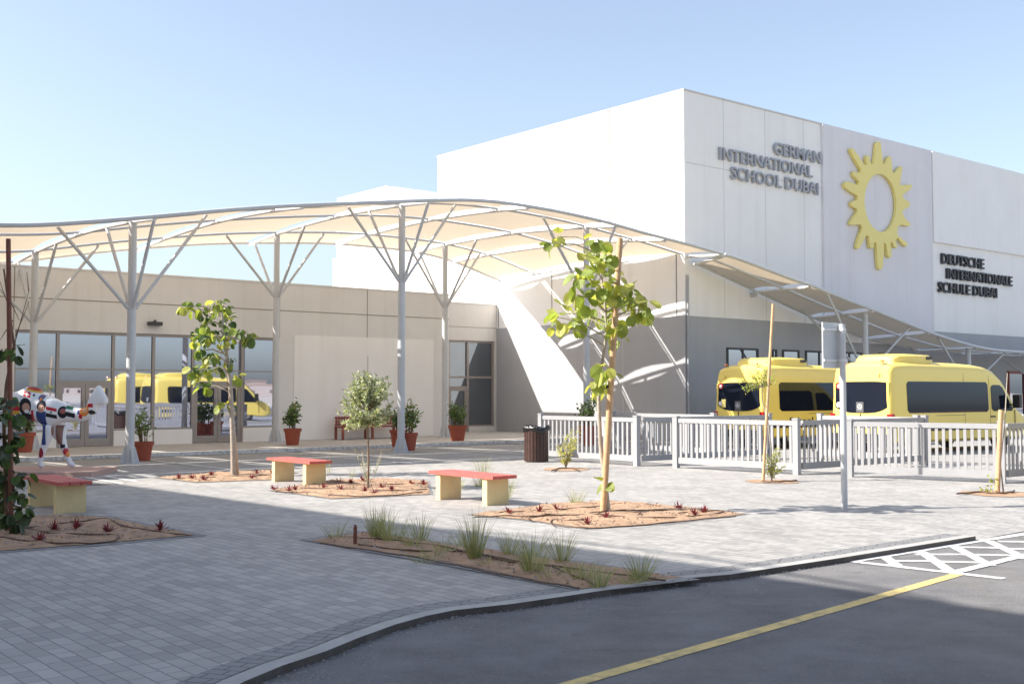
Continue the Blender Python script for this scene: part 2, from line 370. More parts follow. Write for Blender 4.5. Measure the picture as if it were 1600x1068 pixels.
for k, pl in beds.items():
    q = [G(x, y) for x, y in pl]
    if sum(q[i].x*q[(i+1)%len(q)].y - q[(i+1)%len(q)].x*q[i].y for i in range(len(q))) > 0: q = q[::-1]
    o_ = offset(q + [q[0]], .14)
    c = sum(q, Vector())/len(q)
    w = .16 if k in ('near','left') else .07
    for i in range(len(q)):
        a, b = q[i], q[(i+1)%len(q)]; A = a + (a-c).normalized()*w; B = b + (b-c).normalized()*w
        mb.add([(p.x,p.y,.004 if k!='near' else .0065) for p in (a,b,B,A)], [(0,1,2,3)])
tag(mb.build('paver_border', M['border']), kind='structure')
for k, pl in beds.items():
    q = [G(x, y) for x, y in pl]
    bm = bmesh.new(); vs = [bm.verts.new((p.x,p.y,.010)) for p in q]; bm.faces.new(vs)
    bmesh.ops.triangulate(bm, faces=bm.faces); bmesh.ops.subdivide_edges(bm, edges=bm.edges, cuts=9, use_grid_fill=True)
    for v in bm.verts:
        if not v.is_boundary: v.co.z += random.uniform(0, .035)
    me = bpy.data.meshes.new('soil_bed'); bm.to_mesh(me); bm.free(); me.materials.append(M['soil'])
    o = bpy.data.objects.new('soil_bed', me); COL.objects.link(o); tag(o, kind='structure')
for x, y, r in ((885,733,.55),(1207,752,.5),(1557,771,.55)):
    c = G(x, y); pl = [(c.x + r*math.cos(t)*random.uniform(.85,1.1), c.y + r*math.sin(t)*random.uniform(.85,1.1)) for t in [i*math.pi/8 for i in range(16)]]
    tag(MB().sheet(pl, .008).build('soil_bed', M['soil']), kind='structure')
# painted markings
mb = MB(); ZM = ZR+.010
for v in (.2, 3.35): mb.buv(-45, -2, v-.06, v+.06, ZM-.003, ZM)
for u, v0, v1 in ((-30.5,-2.9,3.3),(-26.3,-2.9,3.3),(-22.4,-2.9,3.3),(-18.2,-2.9,3.3),(-14.0,-2.9,4.4),(-9.5,-2.9,3.3),(-5.2,-2.9,3.3),(-21.4,3.4,5.6),(-21.0,3.4,5.0)): mb.buv(u-.055, u+.055, v0, v1, ZM+.002, ZM+.005)
for a, b in (((1332,877),(1569,904)),((1332,877),(1524,846)),((1524,846),(1640,828)),((1381,869),(1402,884)),((1438,861),(1487,894)),((1489,853),(1549,884)),((1544,845),(1604,873)),((1489,895),(1640,858)),
             ((1389,876.5),(1462,876.5)),((1460,877),(1540,879)),((1430,866),(1500,866)),((1500,866),(1590,868)),((1500,855),(1570,856)),((1560,846),(1640,847)),((1580,858),(1640,858))):
    pa, pb = G(*a, ZR), G(*b, ZR); mb.strip(pa, pb, .115, ZR + .005 + .002*random.random())
tag(mb.build('white_road_markings', M['white_paint']), kind='structure')
tag(MB().strip(G(870,1075,ZR), G(1500,896,ZR), .115, ZR+.004).build('yellow_road_line', M['yellow_paint']), kind='structure')
VA, VB, HA = -7.5, -10.3, 5.2
tag(MB().buv(-45, -.02, VB-.2, -3.05, -.11, .05).build('walkway', M['walkway']), kind='structure')
tag(MB().buv(-45, -.02, -3.046, -2.85, -.11, .055).build('walkway_kerb', M['white_paint']), kind='structure')

# ------------------------------------------------------------------ text helper
def text_mb(body, x0, x1, z0, z1, depth, mi=0, off=.012, shear=0):
    cu = bpy.data.curves.new('t', 'FONT'); cu.body = body; cu.extrude = .5; cu.offset = off; cu.resolution_u = 3
    ob = bpy.data.objects.new('t', cu); COL.objects.link(ob)
    dg = bpy.context.evaluated_depsgraph_get(); me = bpy.data.meshes.new_from_object(ob.evaluated_get(dg))
    xs = [v.co.x for v in me.vertices]; ys = [v.co.y for v in me.vertices]
    ax, bx, ay, by = min(xs), max(xs), min(ys), max(ys)
    out = []
    for v in me.vertices:
        out.append((x0 + (v.co.x-ax)/(bx-ax)*(x1-x0), z0 + (v.co.y-ay)/(by-ay)*(z1-z0), depth if v.co.z > 0 else 0))
    fs = [list(p.vertices) for p in me.polygons]
    bpy.data.objects.remove(ob); bpy.data.curves.remove(cu); bpy.data.meshes.remove(me)
    return out, fs

# ------------------------------------------------------------------ the tall hall
ZT, ZB = 12.1, 4.26
hall = tag(empty('school_hall', P(10, -7)), 'tall white windowless hall with a grey base band and raised lettering', 'building')
UE, VBK = 70, -14.5
MB().buv(0, UE, VBK, 0, ZB, ZT-.06).build('upper_wall', M['hall'], hall)
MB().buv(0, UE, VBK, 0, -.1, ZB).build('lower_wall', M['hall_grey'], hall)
MB().buv(-.03, UE, VBK-.03, .03, ZT-.057, ZT).build('parapet_cap', M['cap'], hall)
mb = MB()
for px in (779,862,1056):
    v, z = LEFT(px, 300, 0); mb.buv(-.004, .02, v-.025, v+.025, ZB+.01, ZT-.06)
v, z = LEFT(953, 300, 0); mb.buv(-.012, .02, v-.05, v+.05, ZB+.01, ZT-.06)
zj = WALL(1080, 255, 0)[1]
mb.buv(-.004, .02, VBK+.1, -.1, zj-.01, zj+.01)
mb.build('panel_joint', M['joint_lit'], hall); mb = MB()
for px in (1131,1196,1256,1328,1440):
    u, z = WALL(px, 300, 0); mb.buv(u-.011, u+.011, -.02, .004, ZB+.01, ZT-.06)
mb.buv(.1, UE, -.02, .0045, zj-.012, zj+.012)
for v in (-3,-6.5): mb.buv(-.004, .02, v-.012, v+.012, .1, ZB-.01)
mb.build('panel_joint', M['joint'], hall)
mb = MB()
u0, u1 = WALL(1283.5, 300, 0)[0], WALL(1453, 300, 0)[0]
pu0, pu1 = u0, u1
MB().buv(u0, u1, .005, .10, 3.6, ZT-.06).build('emblem_panel', M['hall_panel'], hall)
zp = WALL(1456, 378, .0)[1]
MB().buv(u1+.03, UE, .005, .14, zp, ZT-.06).build('upper_panel', M['hall'], hall)
mb.tube([P(.09,.06,.3), P(.09,.06,ZB+1.4)], .04, 8).build('downpipe', M['hall_grey'], hall)
MB().buv(8.5, 30, .01, .05, 3.55, 3.9).build('fascia', M['hall_grey'], hall)
for a, b, ytop in ((1135,1184,541.5),(1206,1213,543),(1222,1248,544),(1258,1300,545),(1306,1346,547),(1372,1392,550)):
    ua, ub = WALL(a, 560, 0)[0], WALL(b, 560, 0)[0]
    zt = 3.22; w = MB()
    for q in ((ua,ua+.07,.9,zt),(ub-.07,ub,.9,zt),(ua+.07,ub-.07,zt-.07,zt),(ua+.07,ub-.07,.9,.97)): w.buv(q[0],q[1],.003,.05,q[2],q[3])
    if ub-ua > 1.3: w.buv((ua+ub)/2-.04,(ua+ub)/2+.04,.003,.045,.97,zt-.07)
    wo = w.build('window', M['frame_dark'], hall)
    MB().buv(ua+.06, ub-.06, .004, .02, .96, zt-.06).build('pane', M['glass'], wo)
ua = WALL(1574, 620, 0)[0]
e = MB()
for k in range(4): e.buv(ua+k*1.5, ua+k*1.5+.09, .003, .09, -.05, 2.5)
e.buv(ua, ua+4.59, .003, .095, 2.5, 2.62); en = e.build('entrance', M['dark_wood'], hall)
MB().buv(ua+.05, ua+4.5, .004, .03, .0, 2.5).build('pane', M['glass'], en)
def wall_text(name, label, rows, m, v0, dep):
    o = None; bmx = MB()
    for body, (xa, ya), (xb, yb), hpx in rows:        # baseline from (xa,ya) to (xb,yb), cap height in px at the left end
        ul, zl = WALL(xa, ya, v0); ur, zr = WALL(xb, yb, v0); zt = WALL(xa, ya-hpx, v0)[1]; zb = (zl+zr)/2
        vs, fs = text_mb(body, ul, ur, zb, zb+(zt-zl), dep)
        bmx.add([P(a, v0+.02+d, z) for a, z, d in vs], fs)
    o = bmx.build(name, m, hall, recalc=True); o['label'] = label; return o
wall_text('lettering', 'grey raised English letters', [("GERMAN",(1207,242.5),(1280,255.5),19),("INTERNATIONAL",(1122,250),(1267,278),19.5),("SCHOOL DUBAI",(1140,280.5),(1276,305),20)], M['letter_grey'], .0, .09)
wall_text('lettering', 'black raised German letters', [("DEUTSCHE",(1469,412.5),(1535,420.5),16.5),("INTERNATIONALE",(1477,435.5),(1579,447.5),16.5),("SCHULE DUBAI",(1464,456),(1555,466),16.5)], M['lettering'], .0, .10)
# yellow sun emblem
out = [(795,345),(800,293),(807,287),(815,288),(819,296),(824,340),(829,386),(838,384),(850,357),(857,351),(864,354),(868,395),(872,424),(884,422),(902,398),(909,395),(914,401),(909,435),(903,468),(908,478),(945,475),(955,477),(957,486),(948,496),(917,518),(916,534),(942,550),(950,561),(943,573),(918,585),(914,596),(925,622),(948,645),(951,654),(942,657),(905,650),(893,660),(892,694),(905,706),(932,728),(938,741),(932,746),(918,738),(893,706),(884,722),(892,744),(887,753),(878,748),(868,724),(862,730),(866,775),(868,788),(860,796),(851,790),(843,736),(833,728),(833,780),(827,840),(818,848),(809,843),(804,790),(800,730),(790,728),(790,748),(780,755),(771,748),(768,704),(758,696),(745,715),(728,752),(718,757),(712,750),(720,715),(738,664),(732,650),(692,652),(682,645),(690,632),(715,596),(716,582),(692,570),(688,558),(694,548),(716,543),(718,524),(690,508),(663,488),(659,472),(668,462),(690,466),(716,478),(724,462),(700,436),(697,424),(703,417),(728,426),(734,412),(706,365),(685,324),(690,316),(698,318),(728,360),(750,392),(758,386),(754,356),(760,346),(767,350),(776,384),(787,386)]
ol = [WALL(1080+x*520/1461, 120+y*520/1461, .11) for x, y in out]
hole = []
for i in range(40):
    t = 2*math.pi*i/40; x = 818 + 70*math.cos(t); y = 555 + 127*math.sin(t) + (x-818)*.14
    hole.append(WALL(1080+x*520/1461, 120+y*520/1461, .11))
bm = bmesh.new()
e1 = [bm.verts.new((a, b, 0)) for a, b in ol]; e2 = [bm.verts.new((a, b, 0)) for a, b in hole]
ed = [bm.edges.new((l[i], l[(i+1)%len(l)])) for l in (e1, e2) for i in range(len(l))]
bmesh.ops.triangle_fill(bm, use_beauty=True, edges=ed)
ex = bmesh.ops.extrude_face_region(bm, geom=list(bm.faces))
for v in ex['geom']:
    if isinstance(v, bmesh.types.BMVert): v.co.z = .13
mb = MB(); bm.verts.index_update(); mb.add([P(v.co.x, .12+v.co.z, v.co.y) for v in bm.verts], [[v.index for v in f.verts] for f in bm.faces]); bm.free()
em = mb.build('sun_emblem', M['emblem'], hall); em['label'] = 'yellow sun ring with uneven rays'

# annex and stair tower behind
an = tag(empty('rear_block', P(9,-22)), 'plain white block with a stair tower rising behind the low beige wing', 'building')
vt0 = LEFT(605, 295, 3.9)[0]; vt1 = LEFT(527, 310, 3.9)[0]; zt = LEFT(605, 290, 3.9)[1]
MB().buv(3.7, 30, vt1-.1, VBK-.1, -.1, 9.2).build('wall', M['hall'], an)
MB().buv(3.9, 25, vt1, vt0, 9.2, zt).build('stair_tower', M['hall'], an)

# ------------------------------------------------------------------ low beige wing A (front) and its recessed end B
wing = tag(empty('low_wing', P(-20,-12)), 'long low beige wing with a mirrored glass front and flat roof', 'building')
ue = WALL(701, 600, VA)[0]; ug0, ug1 = WALL(22, 600, VA)[0], WALL(436, 600, VA)[0]
zg = WALL(420, 520.5, VA)[1]; zg = 3.42
mb = MB()
mb.buv(-45, ue, VA-.35, VA, zg, HA); mb.buv(-45, ug0, VA-.35, VA, 0, zg); mb.buv(ug1, ue, VA-.35, VA, 0, zg)
mb.buv(-45, ue, VA-14, VA-.36, 0, HA-.25)
mb.buv(ug0, ug1, VA-.36, VA-.30, 0, zg)
mb.build('wall', M['beige'], wing)
MB().buv(-45, ue+.02, VA-.4, VA+.02, HA+.002, HA+.05).build('parapet_cap', M['beige'], wing)
pa, pb = WALL(459, 600, VA)[0], WALL(677, 600, VA)[0]
MB().buv(pa, pb, VA+.003, VA+.02, .06, WALL(459, 523, VA)[1]).build('pale_panel', M['beige_light'], wing)
mb = MB(); zj2 = WALL(500, 488, VA)[1]
mb.buv(-45, ue, VA-.01, VA+.004, zj2-.015, zj2+.015)
for px in (22, 437, 574):
    u = WALL(px, 470, VA)[0]; mb.buv(u-.013, u+.013, VA-.01, VA+.005, (zg if px < 500 else 2.9), HA)
u = WALL(574, 600, VA)[0]; mb.buv(u-.01, u+.01, VA+.01, VA+.023, .1, 2.9)
mb.build('panel_joint', M['joint_b'], wing)
# glazing: mullions, transom, sills, two double doors
mull = [22, 91, 178, 241, 303, 380, 436]; ms = [WALL(p, 600, VA)[0] for p in mull]
ztr = WALL(241, 578, VA)[1]; zdh = WALL(241, 597.5, VA)[1]
wf = MB(); g = MB(); sills = []
for u in ms: wf.buv(u-.045, u+.045, VA-.17, VA-.06, .05, zg)
for i in range(len(ms)-1):
    a, b = ms[i]+.045, ms[i+1]-.045
    wf.buv(a, b, VA-.165, VA-.07, zg-.09, zg-.002); wf.buv(a, b, VA-.165, VA-.07, ztr-.02, ztr+.02)
    door = i in (1, 4)
    if door: wf.buv(a, b, VA-.165, VA-.07, zdh-.05, zdh+.05)
    else:
        wf.buv(a, b, VA-.165, VA-.07, .50, .56); sills.append(MB().buv(a-.02, b+.02, VA-.2, VA-.02, 0, .50))
        g.buv(a, b, VA-.13, VA-.11, .56, ztr-.02)
    g.buv(a, b, VA-.13, VA-.11, ztr+.02, zg-.09)
    if door: g.buv(a, b, VA-.13, VA-.11, zdh+.05, ztr-.02)
fr = wf.build('window_frame', M['frame'], wing); g.build('pane', M['glass'], fr)
for q in sills: q.build('sill_wall', M['beige_light'], wing)
for i in (1, 4):
    a, b = ms[i]+.045, ms[i+1]-.045; m = (a+b)/2
    for (c, d) in ((a, m-.005), (m+.005, b)):
        w = MB()
        for q in ((c,c+.11,.06,zdh-.05),(d-.11,d,.06,zdh-.05),(c+.11,d-.11,zdh-.17,zdh-.05),(c+.11,d-.11,.06,.28)): w.buv(q[0],q[1],VA-.15,VA-.075,q[2],q[3])
        dr = w.build('door', M['frame'], wing)
        MB().buv(c+.1, d-.1, VA-.12, VA-.11, .27, zdh-.16).build('pane', M['glass'], dr)
        hx = (d-.06) if c == a else (c+.06)
        MB().tube([P(hx, VA-.03, .8), P(hx, VA-.03, 1.4)], .016, 6).build('handle', M['chrome'], dr)
u, z = WALL(240, 506, VA); lb = MB().buv(u-.2, u+.2, VA, VA+.22, z-.05, z+.06); lb.bar(P(u,VA,z+.06), P(u,VA+.15,z+.1), .05, .04)
lb.build('wall_lamp', M['frame_dark'], wing)
# B
wb = tag(empty('recessed_wing', P(-3,-12)), 'short recessed beige wing with dark glazing between the low wing and tall hall', 'building')
b0, b1 = WALL(700.5, 600, VB)[0], WALL(773, 600, VB)[0]; ubl = ue+.0
zb1 = WALL(740, 532, VB)[1]
mb = MB()
mb.buv(ue-2, -.01, VB-.4, VB, zb1, HA); mb.buv(ue-2, b0, VB-.4, VB, 0, zb1); mb.buv(b1, -.01, VB-.4, VB, 0, zb1)
mb.buv(ue-2, -.02, VB-10, VB-.41, 0, HA-.2); mb.buv(b0, b1, VB-.4, VB-.32, 0, zb1)
mb.build('wall', M['recess'], wb)
MB().buv(ue-2, -.012, VB-.42, VB+.02, HA+.002, HA+.05).build('parapet_cap', M['recess'], wb)
MB().buv(ue-2, -.02, VB, VB+.004, ZB-.012, ZB+.012).build('panel_joint', M['joint_b'], wb)
bm_ = WALL(732.5, 600, VB)[0]; ztb = WALL(732, 589, VB)[1]; zdb = WALL(732, 605, VB)[1]; zsb = WALL(760, 663, VB)[1]
w = MB(); g = MB()
for u in (b0+.05, bm_, b1-.05): w.buv(u-.05, u+.05, VB-.2, VB-.06, .05, zb1)
for c, d in ((b0+.1, bm_-.05), (bm_+.05, b1-.1)):
    w.buv(c, d, VB-.19, VB-.07, zb1-.08, zb1); w.buv(c, d, VB-.19, VB-.07, ztb-.04, ztb+.04); g.buv(c, d, VB-.14, VB-.12, ztb+.04, zb1-.08)
w.buv(bm_+.05, b1-.1, VB-.19, VB-.07, zsb-.06, zsb); g.buv(bm_+.05, b1-.1, VB-.14, VB-.12, zsb, ztb-.04)
w.buv(b0+.1, bm_-.05, VB-.19, VB-.07, zdb-.04, zdb+.05); g.buv(b0+.1, bm_-.05, VB-.14, VB-.12, zdb+.05, ztb-.04)
fr = w.build('window_frame', M['frame'], wb); g.build('pane', M['glass_dark'], fr)
MB().buv(bm_+.05, b1, VB-.25, VB-.03, 0, zsb-.06).build('sill_wall', M['recess'], wb)
w = MB(); c, d = b0+.1, bm_-.05
for q in ((c,c+.1,.05,zdb-.04),(d-.1,d,.05,zdb-.04),(c+.1,d-.1,zdb-.14,zdb-.04),(c+.1,d-.1,.05,.2)): w.buv(q[0],q[1],VB-.18,VB-.08,q[2],q[3])
dr = w.build('door', M['frame'], wb); MB().buv(c+.09, d-.09, VB-.14, VB-.12, .19, zdb-.13).build('pane', M['glass_dark'], dr)
MB().tube([P(d-.05,VB-.04,.8), P(d-.05,VB-.04,1.3)], .016, 6).build('handle', M['chrome'], dr)

# ------------------------------------------------------------------ canopies
def vfront(u): return float(np.interp(u, [-40,-6,-3,-.3,1.5,3.6,7,30], [.85,.85,1.0,1.3,1.95,2.62,2.8,2.8]))
def vback(u): return float(np.interp(u, [-40,-12,-5.8,-3.7,-.3], [-8,-8,-8,-8.5,-9.7]))
fpx = [(0,357.5),(63,355.6),(157,348.8),(228,343),(325,333.8),(420,326),(490,323),(580,319.5),(669,316),(708,314.5),(768,315.5),(791,320),(850,328),(931,344.6),(1044,376),(1120,394.5),(1180,415.5),(1230,436),(1274,451),(1340,477),(1397,499),(1457,523),(1515,541),(1551,548.5),(1600,552)]
bpx = [(0,416.5),(52,408.6),(165,395.5),(273,386.5),(330,383),(420,382),(511,382),(564,386),(642,394),(700,407),(742,424),(784,442)]
ipx = [(1075,407),(1125,431),(1180,456),(1266,496),(1353,530),(1427,548),(1529,555),(1620,557)]
def fit(pxs, vf):
    us, zs = [], []
    for x, y in pxs:
        u = 0
        for _ in range(30): u = .5*u + .5*WALL(x, y, vf(u))[0]
        us.append(u); zs.append(WALL(x, y, vf(u))[1])
    uu = np.linspace(-38, 34, 721); zz = np.interp(uu, us, zs)
    k = np.ones(21)/21; zz = np.convolve(np.pad(zz, 10, 'edge'), k, 'valid'); return us, uu, zz
_, FU, FZ = fit(fpx, vfront); _, BU, BZ = fit(bpx, vback); _, IU, IZ = fit(ipx, lambda u: .16)
zf = lambda u: float(np.interp(u, FU, FZ)); zbk = lambda u: float(np.interp(u, BU, BZ)); zin = lambda u: float(np.interp(u, IU, IZ))
def skew(u): return float(np.interp(u, [-40,-19.1,-11.43,-4.41,-2.3,.15], [-.58,-.58,-.97,-1.55,-1.5,-.55]))
def S(u, t, side=False):
    if side:
        a, b = (vfront(u), zf(u)), (.16, zin(u)); return P(u, a[0]+(b[0]-a[0])*t, a[1]+(b[1]-a[1])*t)
    k = skew(u); ua, ub = u - .13*k, u + .87*k
    a, b = (vfront(ua), zf(ua)), (vback(ub), zbk(ub))
    return P(ua+(ub-ua)*t, a[0]+(b[0]-a[0])*t, a[1]+(b[1]-a[1])*t + .22*4*t*(1-t))
ST = [-33.3,-29.8,-26.2,-22.6,-19.1,-15.3,-11.43,-7.9,-4.41,-2.3,.15]
STS = [.3,3.57,6.97,10.7,14.3,17.9,21.5,25.1,28.7]
def make_fabric(st, side, root, cuts):
    for i in range(len(st)-1):
        for a, b in zip(cuts, cuts[1:]):
            nu, n = 12, 7; mb = MB(); W_m = 8.9 if not side else 2.7; du_ = st[i+1]-st[i]
            for k in range(nu+1):
                for j in range(n):
                    s_ = j/(n-1); ins = (.10 + .15*math.sin(math.pi*s_))
                    t0 = a + (.085/W_m if a > 0 else 0); t1 = b - (.085/W_m if b < 1 else 0)
                    fr_ = k/nu; u = st[i] + ins + (du_-2*ins)*fr_; t = t0 + (t1-t0)*s_
                    sag = .09*math.sin(math.pi*fr_)*math.sin(math.pi*s_)*(1 if not side else .4)
                    mb.v.append(S(u, t, side) + Vector((0,0,.075 - sag)))
            for k in range(nu):
                for j in range(n-1): mb.f.append([k*n+j, k*n+j+1, (k+1)*n+j+1, (k+1)*n+j]); mb.m.append(0)
            mb.build('fabric_panel', M['fabric'], root, smooth=60)
def frame_parts(st, side, root, tl):
    us = np.linspace(st[0], st[-1], 90)
    for t, r in tl:
        MB().tube([S(u, t, side) + Vector((0,0,.05)) for u in us], r, 8).build('edge_pipe' if t in (0,1) else 'purlin', M['steel'], root, smooth=60)
    for u in st:
        MB().tube([S(u, t, side) for t in np.linspace(0, 1, 12)], .054, 8).build('rafter', M['steel_white'], root, smooth=60)
def column(root, u, v, zj, side, struts, r=.13, base=ZR):
    t = (vfront(u)-v)/(vfront(u)-.16) if side else v; top = S(u, t, side)
    mb = MB().lathe([(r,base+.02),(r,zj-.1),(r*.93,zj),(r*.9,top.z),(0,top.z)], (top.x, top.y, 0), 20)
    co = mb.build('column', M['steel'], root, smooth=50)
    MB().lathe([(0,base),(.34,base),(.34,base+.025),(r+.01,base+.025)], (top.x,top.y,0), 4).build('base_plate', M['steel'], co)
    b = MB()
    for k in range(4):
        a = k*math.pi/2 + .6; d = Vector((math.cos(a), math.sin(a), 0)); c = Vector((top.x,top.y,base))
        b.hexa([c+d*.1+Vector((-d.y,d.x,0))*.008, c+d*.24+Vector((-d.y,d.x,0))*.008, c+d*.24-Vector((-d.y,d.x,0))*.008, c+d*.1-Vector((-d.y,d.x,0))*.008] +
               [c+d*.1+Vector((-d.y*.008,d.x*.008,.4)), c+d*.13+Vector((-d.y*.008,d.x*.008,.4)), c+d*.13+Vector((d.y*.008,-d.x*.008,.4)), c+d*.1+Vector((d.y*.008,-d.x*.008,.4))])
    b.build('gusset', M['steel'], co)
    for du, dv in struts:
        uu = u+du; tt = (vfront(uu)-(v+dv))/(vfront(uu)-.16) if side else t - dv/8.9; q = S(uu, min(max(tt,0),1), side)
        c0 = Vector((top.x, top.y, zj)); d = (q-c0).normalized()
        s0 = c0 + Vector((d.x,d.y,0)).normalized()*r*.85
        MB().tube([s0, s0.lerp(q, .12), s0.lerp(q, .88), q], [.05,.043,.043,.04], 8).build('strut', M['steel'], co, smooth=50)
can = tag(empty('fabric_canopy', P(-19,-3,0)), 'wide wavy cream fabric canopy on steel columns before the beige wing', 'canopy')
make_fabric(ST, False, can, (0,.14,.48,.82,1)); frame_parts(ST, False, can, ((0,.052),(.14,.036),(.48,.034),(.82,.034),(1,.042)))
for u in (-33.3,-26.2,-19.1,-11.43,-4.41):
    column(can, u, .13, 3.63 if u < -15 else 4.74, False, ((-1.75,0),(1.85,0),(0,1.12),(0,-1.5)), r=.105)
    column(can, u, .82, 3.6 if u < -15 else 4.68, False, ((-1.8,0),(1.8,0),(0,1.5),(0,-1.3)), base=.05, r=.105)
can2 = tag(empty('fabric_canopy', P(12,1.5,0)), 'narrow grey cream fabric canopy sloping down along the hall behind the buses', 'canopy')
make_fabric(STS, True, can2, (0,.5,1)); frame_parts(STS, True, can2, ((0,.06),(.5,.045),(1,.05)))
for u in (7.0, 14.25, 21.5): column(can2, u, 2.45, min(2.3, zf(u)-1.6), True, ((-2.6,.2),(2.6,.2),(-1.2,-1.9)), r=.11)
for u in (3.57, 10.7): MB().buv(u-.08,u+.08,.004,.22,zin(u)-.18,zin(u)-.02).build('wall_bracket', M['steel'], can2)

# ------------------------------------------------------------------ off-frame block that shades the foreground
Sa, Sb = G(203,758), G(900,854); dr_ = (Sb-Sa).normalized(); HS = 13.0; L = HS/math.tan(SUN_EL)
Ea = Sa - TRAV*L - dr_*16; Eb = Sb - TRAV*L + dr_*48; nb = Vector((-.73,-.683,0)); nb = (nb - dr_*nb.dot(dr_)).normalized()
q = [Ea, Eb, Eb+nb*12, Ea+nb*12]
sb = tag(empty('shading_block', (Ea+Eb)/2+nb*6), 'long beige block left of and behind the viewer, shading the paving', 'building')
MB().prism([(p.x,p.y) for p in q], -.1, HS-.12).build('wall', M['shade_wall'], sb)
q2 = [Ea, Eb, Eb+nb*12.02, Ea+nb*12.02]
MB().prism([(p.x,p.y) for p in q2], HS-.117, HS).build('parapet_cap', M['cap'], sb)
e0 = G(700,826) - TRAV*L; e1_ = G(1500,935,ZR) - TRAV*L
pts = []
for i in range(9):
    t = i/8; p = e0.lerp(e1_, t); k = (p-Ea).dot(dr_); p = Ea + dr_*k; p.z = HS + .01 + .33*math.sin(math.pi*t)**.8; pts.append(p)
MB().tube(pts, .035, 6).build('roof_cable', M['steel'], sb)

# ------------------------------------------------------------------ fences
def fence(label, u0, v0, u1, v1, n, group, posts=(1,1)):
    a, b = P(u0,v0), P(u1,v1); d = (b-a); Ln = d.length; d.normalize(); rz = math.atan2(d.y, d.x)
    r_ = tag(empty('fence_panel', a, rz), label, 'fence', group); zb_ = ZR if u0 > -9 else 0
    for k, x in ((0,0),(1,Ln)):
        if posts[k]: MB().box((x-.06,-.06,-.065),(x+.06,.06,1.10)).box((x-.068,-.068,1.10),(x+.068,.068,1.125)).build('post', M['fence'], r_, local=True)
    x0, x1 = .06, Ln-.06
    MB().box((x0,-.03,.98),(x1,.03,1.075)).build('top_rail', M['fence'], r_, local=True)
    MB().box((x0,-.03,.10),(x1,.03,.23)).build('bottom_rail', M['fence'], r_, local=True)
    m = MB()
    for i in range(n):
        x = x0 + (i+.5)*(x1-x0)/n; m.box((x-.027,-.014,.23),(x+.027,.014,.98))
    m.build('slats', M['fence'], r_, local=True)
    return r_
FG = 'white slatted fence panels around the bus bays'
fence('white slatted fence panel right beside the brown litter bin', -10.9,5.05,-10.9,8.3, 21, FG)
fence('white slatted fence panel running back from the panel by the bin', -10.78,8.3,-6.2,8.3, 30, FG, (0,1))
fence('white slatted fence panel before the first bus, ending at the tall thin stake', -10.65,9.25,-10.35,12.2, 20, FG)
fence('white slatted fence panel running back between the two buses', -10.23,12.2,-5.6,12.2, 30, FG, (0,1))
p3a, p3b = uv(G(1328,744.5)), uv(G(1566,754.5))
fence('white slatted fence panel before the second bus, right of the grey sign pole', *p3a, *p3b, 21, FG)
fence('white slatted fence panel running back at the right edge by the short stake', p3b[0]+.12, p3b[1], p3b[0]+5, p3b[1]+.1, 32, FG, (0,1))
fence('white slatted fence panel standing farther back behind the bin side panel', -7.0,3.6,-7.0,7.2, 24, FG)
fence('white slatted fence panel farther back behind the second bus bay', -5.6,9.4,-5.6,12.0, 18, FG)

# ------------------------------------------------------------------ buses
LB = 6.95
def roofH(x): return float(np.interp(x, [0,.08,.3,1,3.6,4.6,5.0,5.35,5.8,6.15,6.5,6.8,6.95], [2.40,2.48,2.53,2.55,2.54,2.50,2.40,2.18,1.72,1.32,1.18,1.02,.78]))
def wid(x): return float(np.interp(x, [0,.07,.2,.5,5.6,6.3,6.75,6.95], [.93,.975,.99,1.0,1.0,.97,.88,.72]))
def wside(z): return 1.0 - .055*max(0, (z-1.0)/1.2)**1.6
def ring(x):
    H = roofH(x); zb_ = .32 if x < 6.6 else .40; zs = H - min(.24, .25*(H-zb_)); pts = []
    zz = [zb_, zb_+.06] + [zb_+.06 + (zs-zb_-.06)*k/8 for k in range(1, 9)] + [zs + (H-zs)*f for f in (.3,.55,.75,.88,.96)]
    half = []
    for i, z in enumerate(zz):
        y = wside(z)
        if i == 0: y -= .08
        if z > zs: y *= (1-((z-zs)/(H-zs))**2.9)**(1/2.9)
        half.append((y*wid(x), z))
    full = [(y, z) for y, z in half] + [(0, H)] + [(-y, z) for y, z in reversed(half)]
    dx = .10*max(0, 1-x/.5)
    return [Vector((x + dx*(z/2.5)**2, y, z)) for y, z in full]
def rows_patch(mb, rows, inward):
    n = len(rows[0]); k = len(mb.v); mb.v += [p for r in rows for p in r]
    for i in range(len(rows)-1):
        for j in range(n-1): mb.f.append([k+i*n+j, k+i*n+j+1, k+(i+1)*n+j+1, k+(i+1)*n+j]); mb.m.append(0)
    bd = [rows[0][j] for j in range(n)] + [rows[i][n-1] for i in range(1,len(rows))] + [rows[-1][j] for j in range(n-2,-1,-1)] + [rows[i][0] for i in range(len(rows)-2,0,-1)]
    for i in range(len(bd)):
        a, b = bd[i], bd[(i+1)%len(bd)]; mb.add([a, b, b+inward, a+inward], [(0,1,2,3)])
def side_glass(x0, x1, z0, z1, sg, r=.09, off=.012, slant=0):
    mb = MB(); rows = []
    for k in range(13):
        z = z0 + (z1-z0)*k/12; e = 0
        if z-z0 < r: e = r - math.sqrt(max(0, r*r-(r-(z-z0))**2))
        if z1-z < r: e = max(e, r - math.sqrt(max(0, r*r-(r-(z1-z))**2)))
        a, b = x0+e, x1-e - slant*(z-z0)/(z1-z0)
        rows.append([Vector((a+(b-a)*j/8, sg*(wside(z)*wid(min(a+(b-a)*j/8, 5.6))+off), z)) for j in range(9)])
    rows_patch(mb, rows, Vector((0,-sg*.03,0))); return mb
